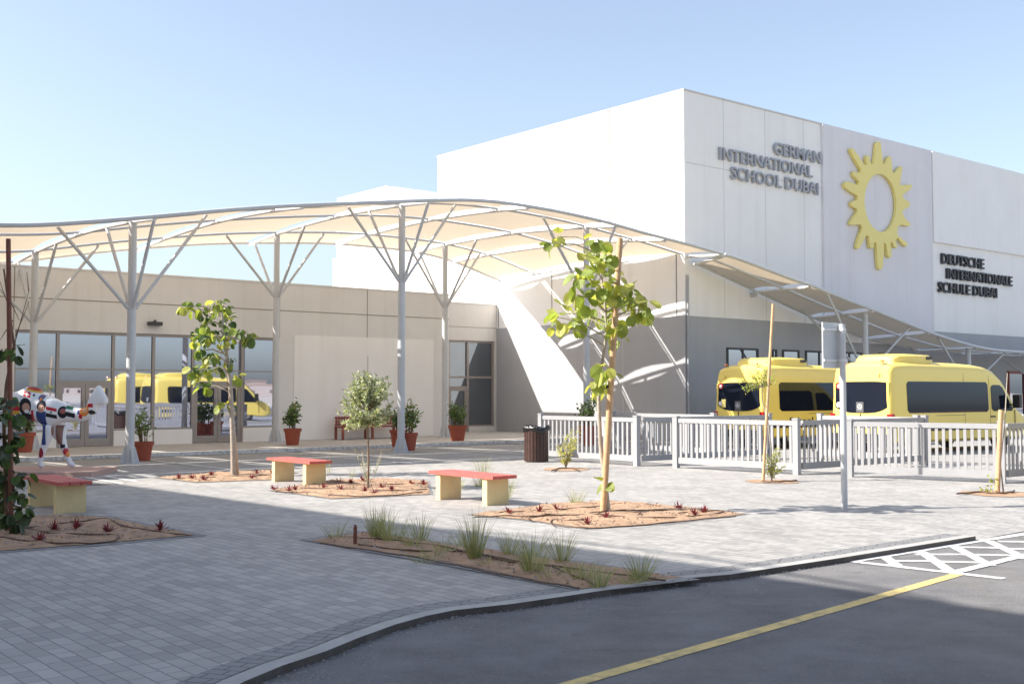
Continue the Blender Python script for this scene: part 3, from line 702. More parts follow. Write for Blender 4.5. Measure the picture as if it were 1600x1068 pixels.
def make_bus(label, kind, loc, rz):
    r_ = tag(empty('school_bus', loc, rz), label, 'bus', 'yellow school buses parked before the hall')
    xs = [0,.03,.08,.16,.3,.5,1,1.6,2.4,3.2,3.8,4.3,4.7,5.0,5.2,5.35,5.55,5.8,6.0,6.15,6.35,6.5,6.65,6.8,6.9,6.95]
    mb = MB(); rs = [ring(x) for x in xs]; n = len(rs[0]); mb.v = [p for q in rs for p in q]
    for i in range(len(xs)-1):
        for j in range(n-1): mb.f.append([i*n+j, i*n+j+1, (i+1)*n+j+1, (i+1)*n+j]); mb.m.append(0)
        mb.f.append([i*n+n-1, i*n, (i+1)*n, (i+1)*n+n-1]); mb.m.append(0)
    # rear cap as rows so that it follows the lean
    h = n//2
    for i in range(h): 
        f = [i, i+1, n-2-i, n-1-i] if i < h-1 else [i, i+1, i+2]
        if i < h-1: mb.f.append(f)
        else: mb.f.append([h-1, h, h+1])
        mb.m.append(0)
    mb.f.append([(len(xs)-1)*n+j for j in range(n)]); mb.m.append(0)
    body = mb.build('body', M['bus'], r_, local=True, smooth=32)
    T = lambda m, nm, mt, par=r_, **k: m.build(nm, mt, par, local=True, **k)
    for sg in (-1, 1):
        T(side_glass(.72, 4.62, 1.12, 1.98, sg), 'side_window', M['bus_glass'], smooth=30)
        T(side_glass(4.78, 5.95, 1.14, 1.9, sg, .1, .012, .62), 'front_side_window', M['bus_glass'], smooth=30)
        for x_ in (3.42, 4.70, 6.02):
            T(side_glass(x_, x_+.012, .50, min(2.25, roofH(x_)-.3), sg, .004, .003), 'panel_seam', M['frame_dark'])
        T(side_glass(2.05, 3.42, 1.035, 1.047, sg, .004, .003), 'slide_rail', M['frame_dark'])
        s = MB(); s.box((.35, sg*1.0, .62),(5.0, sg*1.018, .78)); T(s, 'rub_strip', M['black'])
        l = MB().box((.02,sg*.84-(.1 if sg>0 else 0)-.0,.98),(.16,sg*.84+(.1 if sg<0 else 0)+sg*.135,1.25)) if False else None
        y0, y1 = sorted((sg*.86, sg*1.004)); T(MB().box((-.015,y0,.78),(.14,y1,1.10)), 'tail_light', M['red_lamp'])
        mr_ = MB().box((5.75,sg*1.0-(.0),1.3),(5.80,sg*1.12,1.34)); y0, y1 = sorted((sg*1.1, sg*1.32)); mr_.box((5.72,y0,1.22),(5.86,y1,1.62)); T(mr_, 'mirror', M['black'])
        T(MB().box((4.72,min(sg*1.0,sg*1.025),.96),(4.95,max(sg*1.0,sg*1.025),1.0)), 'door_handle', M['black'])
        T(MB().box((-.01+.04,min(sg*.55,sg*.60),2.12),(.06,max(sg*.55,sg*.60),2.2)).box((.02,min(sg*.84,sg*.90),1.35),(.06,max(sg*.84,sg*.90),1.95)), 'door_hinge', M['bus'])
        T(MB().lathe([(0,.06),(.05,.05),(.07,0)], (.14, sg*.62, 2.50), 10), 'marker_light', M['orange_lamp'])
        T(MB().lathe([(0,.02),(.06,0)], (0,0,0), 10), 'rear_lens', M['frame']) if False else None
        for x in (1.25, 5.35):
            w = MB(); y0 = sg*.80
            prof = [(.20,-.11),(.31,-.11),(.345,-.07),(.345,.07),(.31,.11),(.20,.11),(.20,-.11)]
            for a_, b_ in zip(prof, prof[1:]):
                for j in range(24):
                    t0, t1 = 2*math.pi*j/24, 2*math.pi*(j+1)/24
                    w.add([(x+a_[0]*math.cos(t0), y0+sg*a_[1]+sg*.08, .345+a_[0]*math.sin(t0)), (x+a_[0]*math.cos(t1), y0+sg*a_[1]+sg*.08, .345+a_[0]*math.sin(t1)),
                           (x+b_[0]*math.cos(t1), y0+sg*b_[1]+sg*.08, .345+b_[0]*math.sin(t1)), (x+b_[0]*math.cos(t0), y0+sg*b_[1]+sg*.08, .345+b_[0]*math.sin(t0))], [(0,1,2,3)])
            wo = T(w, 'wheel', M['rubber'], smooth=40)
            ri = MB(); c = Vector((x, y0+sg*.15, .345)); ri.add([c+Vector((.21*math.cos(k*math.pi/8),0,.21*math.sin(k*math.pi/8))) for k in range(16)], [list(range(16))])
            T(ri, 'rim', M['chrome'], wo)
    # rear window with a bowed lower edge
    rows = []
    for k in range(9):
        row = []
        for j in range(15):
            s_ = -1 + 2*j/14; zlo = 1.12 + .16*s_*s_*abs(s_)**1.2; zhi = 1.98 - .03*abs(s_)**4
            z = zlo + (zhi-zlo)*k/8; y = s_*(.86 - .05*(z-1.1)); x = .10*(z/2.5)**2 - .014
            row.append(Vector((x, y, z)))
        rows.append(row)
    m = MB(); rows_patch(m, rows, Vector((.03,0,0))); T(m, 'rear_window', M['bus_glass'], smooth=30)
    T(MB().box((-.012,-.006,.40),(.05,.006,1.10)), 'door_seam', M['black'])
    T(MB().box((-.09,-.95,.34),(.06,.95,.56)), 'bumper', M['black'])
    T(MB().box((-.02,-.27,.72),(.03,.27,.84)), 'number_plate', M['sticker'])
    # badge sticker with a three-pointed star in a ring
    bx = .10*(1.22/2.5)**2 - .02
    bd = T(MB().box((bx-.012,-.11,1.14),(bx+.02,.13,1.42)), 'badge', M['grey_badge'])
    st = MB(); c = Vector((bx-.018, .01, 1.29))
    for k in range(20):
        t0, t1 = 2*math.pi*k/20, 2*math.pi*(k+1)/20
        st.add([c+Vector((0,math.cos(t)*q,math.sin(t)*q)) for t, q in ((t0,.075),(t1,.075),(t1,.062),(t0,.062))], [(0,1,2,3)])
    for k in range(3):
        t = math.pi/2 + k*2*math.pi/3; d = Vector((0,math.cos(t),math.sin(t))); s_ = Vector((0,-d.z,d.y))
        st.add([c+s_*.016, c+d*.066, c-s_*.016], [(0,1,2)])
    T(st, 'star_emblem', M['sticker'], bd)
    lx = .10*(1.85/2.5)**2 - .03
    for z, mt, q in ((1.86,'red_lamp',.085),(1.34,'white_lamp',.075)):
        x = .10*(z/2.5)**2 - .045
        m = MB(); m.add([Vector((x, .72+q*math.cos(t), z+q*math.sin(t))) for t in [k*math.pi/10 for k in range(20)]] + [Vector((x+.05, .72+q*math.cos(t), z+q*math.sin(t))) for t in [k*math.pi/10 for k in range(20)]],
                         [list(range(20))] + [[k,(k+1)%20,20+(k+1)%20,20+k] for k in range(20)]); lo = T(m, 'warning_light', M[mt])
        if mt == 'red_lamp':
            T(MB().add([Vector((x-.005, .72+.055*math.cos(t), z+.055*math.sin(t))) for t in [k*math.pi/10 for k in range(20)]], [list(range(20))]), 'lens', M['white_lamp'], lo)
    if kind == 1:
        x = .10*(1.35/2.5)**2 - .03; T(MB().box((x,.52,1.22),(x+.03,.68,1.47)), 'notice', M['emblem'])
    else:
        m = MB()
        for k in range(8):
            y = -.5+k*.14
            for s_ in (-1, 1): m.add([Vector((-.008,y,.93)), Vector((-.008,y+.05,.93)), Vector((-.008,y+.05-.04,.93+s_*.04)), Vector((-.008,y-.04,.93+s_*.04))], [(0,1,2,3)])
        T(m, 'chevron_marks', M['lettering'])
    if kind != 2:
        vs, fs = text_mb("School Bus", 1.15, 2.95, .72, .93, .01)
        T(MB().add([(a, -1.004-d, z) for a, z, d in vs], fs), 'lettering', M['lettering'])
        T(MB().add([(4.1-a, 1.004+d, z) for a, z, d in vs], fs), 'lettering', M['lettering'])
    # roof air conditioner
    ac = MB(); rws = []
    for x, hw, h in ((.62,.50,2.53),(.66,.62,2.66),(.85,.68,2.745),(1.5,.70,2.76),(2.25,.68,2.75),(2.42,.64,2.70),(2.50,.55,2.54)):
        rws.append([Vector((x,y*hw,z)) for y, z in ((-1,2.46),(-1,h-.07),(-.92,h-.02),(-.5,h),(.5,h),(.92,h-.02),(1,h-.07),(1,2.46))])
    n = 8; ac.v = [p for q in rws for p in q]
    for i in range(len(rws)-1):
        for j in range(n-1): ac.f.append([i*n+j,i*n+j+1,(i+1)*n+j+1,(i+1)*n+j]); ac.m.append(0)
    ac.f += [list(range(8)), [6*8+j for j in range(8)]]; ac.m += [0,0]
    a = T(ac, 'air_conditioner', M['bus'], smooth=40)
    T(MB().box((2.05,-.715,2.60),(2.30,-.69,2.69)), 'vent', M['frame_dark'], a)
    # windscreen
    rows = []
    for k in range(7):
        x = 5.12 + (6.12-5.12)*k/6; H = roofH(x); hw = .80 + .08*k/6
        rows.append([Vector((x+.06*(1-(y)**2)+.012, y*hw, H - .05*abs(y)**3 - .005 + .012)) for y in [-1+2*j/10 for j in range(11)]])
    m = MB(); rows_patch(m, rows, Vector((-.03,0,-.02))); T(m, 'windscreen', M['bus_glass'], smooth=30)
    for sg in (-1,1):
        y0, y1 = sorted((sg*.5, sg*.78)); T(MB().box((6.84,y0,.80),(6.95,y1,1.02)), 'headlight', M['white_lamp'])
    T(MB().box((6.90,-.42,.62),(6.985,.42,.92)), 'grille', M['black'])
    return r_
hd = R(36.0)
def bus_at(px, depth):
    c = AT(px, 640, depth); return Vector((c.x - math.sin(hd), c.y + math.cos(hd), ZR))
make_bus('yellow school bus farther left, its front hidden behind the other bus', 1, bus_at(1193, 33.6), hd)
make_bus('yellow school bus nearer the right edge, whole side window in view', 2, bus_at(1393, 30.4), hd)
make_bus('yellow school bus beyond the right edge, mirrored beside the glass doors', 3, P(-5.6, 18.0, ZR), TH)
make_bus('yellow school bus farthest right, mirrored behind the left front canopy column', 1, P(-6.2, 22.0, ZR), TH)
fence('white slatted fence panel beyond the right edge, mirrored under the buses', -9.0,17.2,-9.0,20.4, 21, FG)
fence('white slatted fence panel farthest right, mirrored at the left glass doors', -9.0,21.4,-9.0,24.6, 21, FG)

# ------------------------------------------------------------------ benches
def make_bench():
    r_ = empty('garden_bench', (0,0,0))
    for x in (-.58, .58): MB().box((x-.055,-.2,0),(x+.055,.2,.385)).build('leg', M['plinth'], r_, local=True)
    for k in range(3):
        y = -.155 + k*.155; MB().box((-.80,y-.07,.387),(.80,y+.07,.435)).build('plank', M['red_wood'], r_, local=True)
    return r_
b0_ = make_bench()
for i, ((xa,ya),(xb,yb), lab) in enumerate((((429,752.5),(478,757.5),'low red topped bench with cream legs before the trees, between two bare soil beds'),
                        ((681,780),(766,789),'low red topped bench with cream legs nearest the staked tree in sun'),
                        ((48,791),(89,802),'low red topped bench with cream legs in shade before the camel statue'))):
    o = b0_ if i == 0 else copy_tree(b0_)
    a, b = G(xa,ya), G(xb,yb); m_ = (a+b)/2 + U*.17; m_.z = 0; o.location = m_; o.rotation_euler.z = math.atan2(V.y, V.x)
    tag(o, lab, 'bench', 'red topped benches with cream legs')
# long dark red bench against the wing
wbch = tag(empty('wooden_bench', P(*WALL(581,600,VA+.75)[:1], VA+.55, .05), TH), 'long dark red wooden bench with armrests against the pale wall panel', 'bench')
Lb = 1.2
MB().box((-Lb,-.30,.40),(Lb,.18,.45)).build('seat', M['dark_wood'], wbch, local=True)
m = MB().box((-Lb,.18,.70),(Lb,.22,.77)).box((-Lb,.18,.47),(Lb,.22,.52))
for k in range(22): x = -Lb+.06+k*(2*Lb-.12)/21; m.box((x-.035,.185,.52),(x+.035,.215,.70))
m.build('backrest', M['dark_wood'], wbch, local=True)
for x in (-Lb+.04, 0, Lb-.04):
    for y in (-.26, .2): MB().box((x-.035,y-.03,0),(x+.035,y+.03,.40 if y < 0 else .46)).build('leg', M['dark_wood'], wbch, local=True)
for x in (-Lb+.04, Lb-.04): MB().box((x-.04,-.32,.565),(x+.04,.18,.60)).box((x-.03,-.29,.45),(x+.03,-.23,.565)).build('armrest', M['dark_wood'], wbch, local=True)

# ------------------------------------------------------------------ plants
RN = random.Random(3)
def rdir(zmin=-1): 
    while True:
        d = Vector((RN.uniform(-1,1), RN.uniform(-1,1), RN.uniform(-1,1)))
        if .1 < d.length < 1 and d.z/d.length >= zmin: return d.normalized()
def pot_plant(name, label, base, r, h, ph, pw, dens=1, pale=False, group='terracotta pots with leafy shrubs'):
    rt = tag(empty(name, base), label, 'potted plant', group)
    MB().lathe([(0,0),(r*.68,0),(r*.9,h*.82),(r*1.0,h*.83),(r*1.03,h),(r*.93,h),(r*.9,h*.9),(0,h*.88)], n=20).build('pot', M['terracotta'], rt, local=True, smooth=40)
    st, lf = MB(), MB(); tips = []
    for k in range(9):
        a = RN.uniform(0, 6.28); q = RN.uniform(.15, .75)*pw; top = Vector((math.cos(a)*q, math.sin(a)*q, h + ph*RN.uniform(.45,.95)))
        s0 = Vector((math.cos(a)*r*.3, math.sin(a)*r*.3, h*.88)); st.tube([s0, s0.lerp(top,.5)+Vector((0,0,.04)), top], [.014,.01,.006], 5); tips.append((s0,top))
    st.build('stem', M['bark_brown'], rt, local=True)
    for k in range(int(300*dens)):
        s0, top = RN.choice(tips); c = s0.lerp(top, RN.uniform(.35,1.05)) + rdir()*RN.uniform(0,.16)*(.5+ph)
        d = rdir(-.3); lf.leaf(c, d, rdir(-.2), RN.uniform(.07,.12), RN.uniform(.04,.06), RN.choice((0,0,1) if not pale else (0,1,1)), fold=.3)
    lf.build('foliage', [M['pot_lf'], M['pot_lf2']], rt, local=True, recalc=False)
    return rt
pot_plant('potted_shrub', 'terracotta pot with a shrub, half hidden behind the camel statue', G(36,706,.05)+Vector((0,0,.0)), .31, .52, .6, .3)
pot_plant('potted_shrub', 'terracotta pot with a thin shrub beside the leftmost front canopy column', G(223,719.5,ZR), .26, .47, .85, .38, .6, True)
pot_plant('potted_shrub', 'terracotta pot with a dense dark shrub at the edge of the glass front', G(457,695,.05), .27, .5, .78, .36, 1.3)
pot_plant('potted_shrub', 'terracotta pot with a pale shrub right behind the middle front canopy column', G(639,703.5,.0), .25, .5, .85, .32, 1.1, True)
pot_plant('potted_shrub', 'terracotta pot mostly hidden left of the middle front canopy column', G(622,698,.05), .25, .5, .6, .3, .8)
pot_plant('potted_shrub', 'terracotta pot with a bushy shrub before the dark glass door', G(715,688,.05), .31, .5, .75, .36, 1.2)
pot_plant('potted_shrub', 'terracotta pot with a tall shrub behind the fence by the bin', G(918,695,.0), .30, .6, .95, .5, 1.2)

def cluster(lf, c, r, n, L, mats_, droop=.5):
    for k in range(n):
        d = rdir(); p = c + Vector((d.x, d.y, d.z))*r*RN.uniform(.15,1)**.7
        out_ = (d*.8 + Vector((0,0,-droop*RN.uniform(.5,2.6))) + rdir()*.45).normalized()
        l = L*RN.uniform(.6,1.15); lf.leaf(p, out_, (rdir(0)+d*.6+Vector((0,0,.5))), l, l*RN.uniform(.8,1.0), RN.choice(mats_), fold=RN.uniform(.1,.45))
def leafy_tree(label, base_px, depth, trunk, tr, clusters, L, npl, mats3, bark, spread=.8, stake=None, stake_m='stake', stake_r=.04, ties=(), name='young_tree'):
    base = G(*base_px); dep = depth or base.y; s = dep/F_PX
    rt = tag(empty(name, base), label, 'tree')
    pts = [AT(x, y, dep + dz) for x, y, dz in trunk]; pts[0] = Vector((pts[0].x, pts[0].y, -.02))
    n = len(pts); MB().tube(pts, [tr*(1-.65*i/(n-1)) for i in range(n)], 9).build('trunk', bark, rt, smooth=60)
    lf, br = MB(), MB(); crown_c = pts[-1]
    fine = [pts[i].lerp(pts[i+1], k/6) for i in range(n-1) for k in range(6)] + [pts[-1]]
    for x, y, r in clusters:
        c = AT(x, y, dep + RN.uniform(-1,1)*spread*.5)
        cand = [p for p in fine if p.z < c.z - .05] or [fine[0]]
        q = min(cand, key=lambda p: (p-c).length + .25*abs((c.z-p.z)-.35))
        mid = q.lerp(c, .55) + Vector((0,0,.06)); br.tube([q, mid, c], [tr*.32, tr*.25, tr*.14], 5)
        cluster(lf, c, r*s*.78, max(4, int(npl*(r/16.0)**1.6)), L, (0,0,1,1,2))
    br.build('branches', bark, rt); lf.build('foliage', mats3, rt, recalc=False)
    if stake:
        a, b = [AT(x, y, dep - .0 + dz) for x, y, dz in stake]; a.z = 0
        so_ = tag(MB().tube([a, a.lerp(b,.5), b], [stake_r, stake_r*.97, stake_r*.9], 10).build('wooden_stake', M[stake_m], smooth=50, loc=a), stake[2] if len(stake) > 2 else None, 'stake') if False else None
    return rt
def stake_thing(label, a_px, b_px, depth, r, m, b_depth=None):
    a = AT(*a_px, depth); a.z = 0; b = AT(*b_px, b_depth or depth)
    o = MB().tube([a - Vector((0,0,.05)), a.lerp(b,.5), b], [r, r*.97, r*.92], 10).build('wooden_stake', M[m], smooth=50, loc=a); return tag(o, label, 'stake', 'wooden tree stakes')
GM = [M['lf1'], M['lf2'], M['lf3']]
d3 = G(945,801).y
t3 = leafy_tree('tallest young tree, big round yellow green leaves, tied to a pine stake', (950,801), None,
   [(951,801,.0),(944,740,.05),(938,690,.05),(936,640,.05),(935,600,.05),(942,560,.05),(948,520,.05),(945,470,.1),(938,420,.1),(935,385,.1)], .035,
   [(865,380,15),(872,370,10),(935,375,20),(945,400,22),(925,415,22),(950,425,18),(905,435,22),(930,445,26),(955,455,24),(900,460,18),(885,490,22),(905,500,18),(872,510,15),(870,495,10),(930,490,24),(955,500,22),(965,480,18),(985,455,20),(995,470,20),(1008,482,20),(1012,470,12),(985,490,16),(965,525,20),(972,512,16),(945,572,18),(952,585,16),(935,603,12),(928,598,10),(948,757,6),(965,440,14),(915,395,12),(920,470,18)],
   .185, 5.6, [M['lf1'], M['lf2'], M['lf1']], M['bark'], .9, ties=())
stake_thing('thick pine stake leaning beside the tallest young tree', (942,803), (969,372), d3, .044, 'stake', d3-.1)
m = MB(); c = AT(947,604,d3); m.lathe([(.075,-.02),(.085,0),(.075,.02)], c, 12); tg = m.build('tree_tie', M['tie'], t3)
d1 = G(364,744).y
t1 = leafy_tree('young tree with round dark green leaves before the glass doors', (364,744), None,
   [(365,744,0),(364,700,0),(362,640,0),(360,600,0),(355,560,0),(350,525,0),(347,495,0),(345,470,0)], .055,
   [(290,479,12),(303,482,12),(314,485,13),(322,491,12),(341,471,15),(350,480,14),(337,484,10),(356,500,13),(326,506,12),(304,526,14),(316,526,15),(328,525,14),(340,518,11),(356,527,16),(371,518,12),(386,520,13),(393,526,10),(314,547,11),(332,557,15),(340,550,10),(314,573,16),(299,578,12),(330,576,14),(320,602,13),(312,596,10),(363,566,11),(365,590,12),(350,632,13),(346,576,8)],
   .17, 14, [M['lf1'], M['lf3'], M['lf2']], M['bark'], .8)
stake_thing('slim wooden stake behind the young tree before the glass doors', (371,742), (353,540), d1+.12, .04, 'stake')
# olive standard
ob = G(575,763); od = ob.y; s_ = od/F_PX
ot = tag(empty('olive_tree', ob), 'small round silver green olive tree on a thin bare stem', 'tree')
MB().tube([ob-Vector((0,0,.02)), AT(576,720,od), AT(575,680,od), AT(575,655,od)], [.018,.015,.014,.012], 7).build('trunk', M['bark_brown'], ot, smooth=60)
br, lf = MB(), MB(); cc = AT(574,634,od); rad = 45*s_
for k in range(130):
    d = rdir(-.75); ln = rad*RN.uniform(.72,1.12)*(1.0 if d.z > -.2 else .85); d.x *= 1.0; p0 = AT(575,660,od) if d.z < .2 else cc - Vector((0,0,.1)); p1 = cc + Vector((d.x*ln, d.y*ln, d.z*ln*1.02)) + Vector((0,0,-.03 if d.z < 0 else .03))
    pm = p0.lerp(p1,.5) + rdir()*.05; br.tube([p0, pm, p1], [.005,.004,.002], 3, cap=False)
    for i in range(34):
        t = RN.uniform(.3,1.06); q = p0.lerp(pm, t*2) if t < .5 else pm.lerp(p1, t*2-1)
        dd = ((p1-pm).normalized()*.7 + rdir()*.9).normalized(); lf.leaf(q, dd, rdir(), RN.uniform(.06,.09), .026, RN.choice((0,0,0,1,2,2)), False, .1)
br.build('branches', M['bark_brown'], ot); lf.build('crown', [M['ol1'], M['ol2'], M['ol3']], ot, recalc=False)
lf = MB(); st = MB()
for k in range(14):
    b = ob + Vector((RN.uniform(-.06,.06), RN.uniform(-.06,.06), 0)); t_ = b + Vector((RN.uniform(-.22,.22), RN.uniform(-.2,.2), RN.uniform(.3,.75))); st.tube([b, t_], .003, 3)
    for i in range(14): lf.leaf(b.lerp(t_, RN.uniform(.3,1)), rdir(), rdir(), .04, .014, RN.choice((0,2)), False)
so2 = st.build('sucker_shoots', M['bark'], ot); lf.build('leaves', [M['ol1'], M['ol2'], M['ol3']], so2, recalc=False)
# left foreground tree (in shade)
d0 = G(18,832).y
t0 = leafy_tree('shaded dark leaved young tree at the left edge, beside a red brown stake', (12,832), None,
   [(12,832,0),(10,780,0),(8,720,0),(6,660,.05),(10,600,.05),(22,540,.05),(14,480,.05),(6,420,.1)], .03,
   [(8,545,11),(28,543,10),(22,555,10),(4,640,20),(18,650,16),(8,680,22),(25,680,16),(2,705,22),(18,712,18),(4,745,22),(20,745,16),(40,742,9),(8,775,22),(28,770,14),(38,792,16),(14,800,18),(2,805,20),(42,775,9),(30,815,8),(12,622,12)],
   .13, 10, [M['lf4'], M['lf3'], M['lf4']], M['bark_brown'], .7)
m = MB()
for a, b in (((22,540),(45,455)),((45,455),(42,425)),((14,480),(0,440)),((20,500),(-6,540)),((24,525),(46,470)),((16,470),(30,500))): m.tube([AT(*a,d0), AT(*b,d0)], [.007,.003], 4)
m.build('twigs', M['bark_brown'], t0)
stake_thing('tall red brown stake at the left edge in shade', (18,832), (13,373), d0-.1, .03, 'stake_dark')
# moringa-like sapling
d4 = G(1205,752).y; b4 = G(1206,752)
t4 = tag(empty('sapling', b4), 'thin feathery leaved sapling beside a very tall slender stake', 'tree')
m = MB().tube([b4, AT(1205,700,d4), AT(1200,660,d4), AT(1191,625,d4), AT(1190,600,d4)], [.016,.013,.012,.01,.006], 6); m.build('trunk', M['bark'], t4, smooth=60)
lf, br = MB(), MB()
def frond(a, b, n, L):
    br.tube([a, a.lerp(b,.5)+Vector((0,0,.05)), b], [.005,.004,.002], 4, cap=False)
    for i in range(n):
        t = RN.uniform(.25,1.0); p = a.lerp(b, t) + Vector((0,0,.1*t*(1-t))) + rdir()*.04; lf.leaf(p, rdir(-.8), rdir(), L*RN.uniform(.7,1.2), L*.5, RN.choice((0,1)), False)
o4 = AT(1190,605,d4)
for x, y in ((1155,595),(1170,585),(1182,580),(1198,578),(1210,586),(1212,598),(1165,612),(1160,605),(1180,600),(1200,600),(1175,592),(1190,585)): frond(o4, AT(x, y, d4+RN.uniform(-.3,.3)), 38, .045)
for k in range(20): frond(b4+Vector((0,0,.05)), b4+Vector((RN.uniform(-.22,.25), RN.uniform(-.2,.2), RN.uniform(.12,.62))), 18, .05)
br.build('branches', M['bark'], t4); lf.build('foliage', [M['lf2'], M['lf1']], t4, recalc=False)
stake_thing('very tall slender stake beside the feathery sapling', (1192,752), (1208,474), d4-.05, .028, 'stake')
d5 = G(1558,770).y
stake_thing('short thick pale stake at the right fence corner', (1558,771), (1564,640), d5, .042, 'stake')
b5 = G(1568,770); t5 = tag(empty('sapling', b5), 'bare whip sapling with a few tiny leaves by the right fence corner', 'tree')
MB().tube([b5, AT(1563,725,d5+.05), AT(1570,660,d5+.05), AT(1574,582,d5+.05)], [.014,.012,.010,.006], 6).build('trunk', M['bark'], t5, smooth=60)
lf = MB()
for x, y in ((1547,762),(1552,752),(1550,745),(1536,764),(1542,765)): cluster(lf, AT(x,y,d5), .06, 7, .05, (0,1))
br = MB()
for x, y in ((1547,762),(1551,750),(1538,764)): br.tube([G(1558,770), AT(x,y,d5)], .004, 4)
br.build('branches', M['bark'], t5); lf.build('foliage', [M['lf2'], M['lf1']], t5, recalc=False)
# pale shrub before the fence
b6 = G(884,732); t6 = tag(empty('pale_shrub', b6), 'small pale yellow green shrub standing alone before the fence', 'shrub'); lf, br = MB(), MB()
for k in range(16):
    e_ = b6 + Vector((RN.uniform(-.3,.3), RN.uniform(-.25,.25), RN.uniform(.35,.95))); br.tube([b6, b6.lerp(e_,.5)+Vector((0,0,.05)), e_], [.009,.006,.003], 4)
    for i in range(22): lf.leaf(b6.lerp(e_, RN.uniform(.2,1))+rdir()*.04, rdir(-.3), rdir(), RN.uniform(.05,.08), .035, RN.choice((0,1)), False)
br.build('stems', M['bark'], t6); lf.build('foliage', [M['lf2'], M['gr2']], t6, recalc=False)

# grass tufts
def tuft(label, base, h, w, n, group, mats_=('gr1','gr2'), pale=.4):
    o = MB(); n = int(n*.62); h *= 1.12
    for k in range(n):
        a = RN.uniform(0,6.28); q = RN.uniform(0,1)**.7*w*1.35; b = base + Vector((math.cos(a)*q*.22, math.sin(a)*q*.22, 0)); hh = h*RN.uniform(.35,1.0)*(1.25 if RN.random() < .12 else 1)
        t_ = base + Vector((math.cos(a)*q, math.sin(a)*q, hh)); md = b.lerp(t_,.55) + Vector((0,0,hh*.14)); sd_ = Vector((-math.sin(a+1), math.cos(a+1), 0))*.0021
        mi = 1 if RN.random() < pale else 0
        o.add([b-sd_, b+sd_, md+sd_*.8, md-sd_*.8, t_], [(0,1,2,3),(3,2,4)], mi)
    return tag(o.build('grass_tuft', [M[mats_[0]], M[mats_[1]]], recalc=False, loc=base), label, 'grass', group)
GA = 'grass tufts in the long near bed'
for i, (x, y, h, n) in enumerate(((525,844,30,120),(586,842,50,200),(612,848,48,200),(658,846,42,160),(645,856,34,130),(695,864,28,110),(675,872,20,80),(742,874,68,320),(795,868,36,140),(832,896,62,260),(878,880,48,170),(830,870,32,110),(912,908,34,150),(935,918,34,160),(1000,908,42,220),(985,913,22,100),(770,884,16,70),(720,852,22,70),(600,838,46,140),(900,896,22,70),(860,905,26,80),(660,880,20,60))):
    b = G(x, y); lab = {525:'grass tuft at the left tip of the long near bed', 742:'tallest fullest grass tuft in the long near bed', 1000:'dark grass tuft at the right tip of the long near bed'}.get(x, 'wispy grass tuft in the long shaded bed along the kerb')
    tuft(lab, b, h*b.y/F_PX*1.05, .16+.1*RN.random(), n, GA)
for x, y, h, n, lab in ((712,772,30,200,'grass tuft directly behind the sunlit bench middle'),(790,778,32,180,'grass tuft at the right end of the sunlit bench'),(755,757,46,160,'tall wispy grass tuft rising behind the sunlit bench'),(900,788,26,140,'short pale grass tuft left of the tallest tree stake'),(748,760,20,100,'low pale grass tuft behind the sunlit bench')):
    b = G(x, y); tuft(lab, b, h*b.y/F_PX, .2, n, 'grass tufts around the sunlit bench', pale=.55)
for x, y, h in ((514,738,26),(550,745,18)):
    b = G(x, y); tuft('thin dry sprig left of the olive tree', b, h*b.y/F_PX, .12, 26, 'dry sprigs left of the olive tree', pale=.7)
# purple rosettes
def rosette(base, r, label, group):
    o = MB()
    for k in range(18):
        a = RN.uniform(0,6.28); el = RN.uniform(.3,1.3); d = Vector((math.cos(a)*math.cos(el), math.sin(a)*math.cos(el), math.sin(el))); o.leaf(base, d, Vector((0,0,1)), r*RN.uniform(.7,1.2), r*.2, 0, False, .4)
    return tag(o.build('purple_plant', M['purple'], recalc=False, loc=base), label, 'plant', group)
for grp, lab, pts in (('purple plants in the olive bed','small purple red rosette plant in the olive tree bed',((428,765),(452,767),(462,766),(505,762),(533,765),(570,768),(597,762),(585,771),(612,766),(643,757),(530,754),(548,755),(567,752),(662,757))),
   ('purple plants in the tall tree bed','small purple red rosette plant in the tallest tree bed',((843,800),(870,796),(795,802),(1060,795),(1085,805),(917,820),(948,810),(1100,800))),
   ('purple plants in the shaded left bed','dark purple rosette plant in the shaded left bed',((85,828),(118,826),(168,832),(62,845),(250,829),(40,820))),
   ('purple plants in the far bed','small purple red rosette plant in the bed before the glass doors',((300,748),(330,742),(402,740),(425,740),(445,743),(280,747),(318,750),(393,747)))):
    for x, y in pts: rosette(G(x, y, .02), .115 if 'left' not in grp else .13, lab, grp)
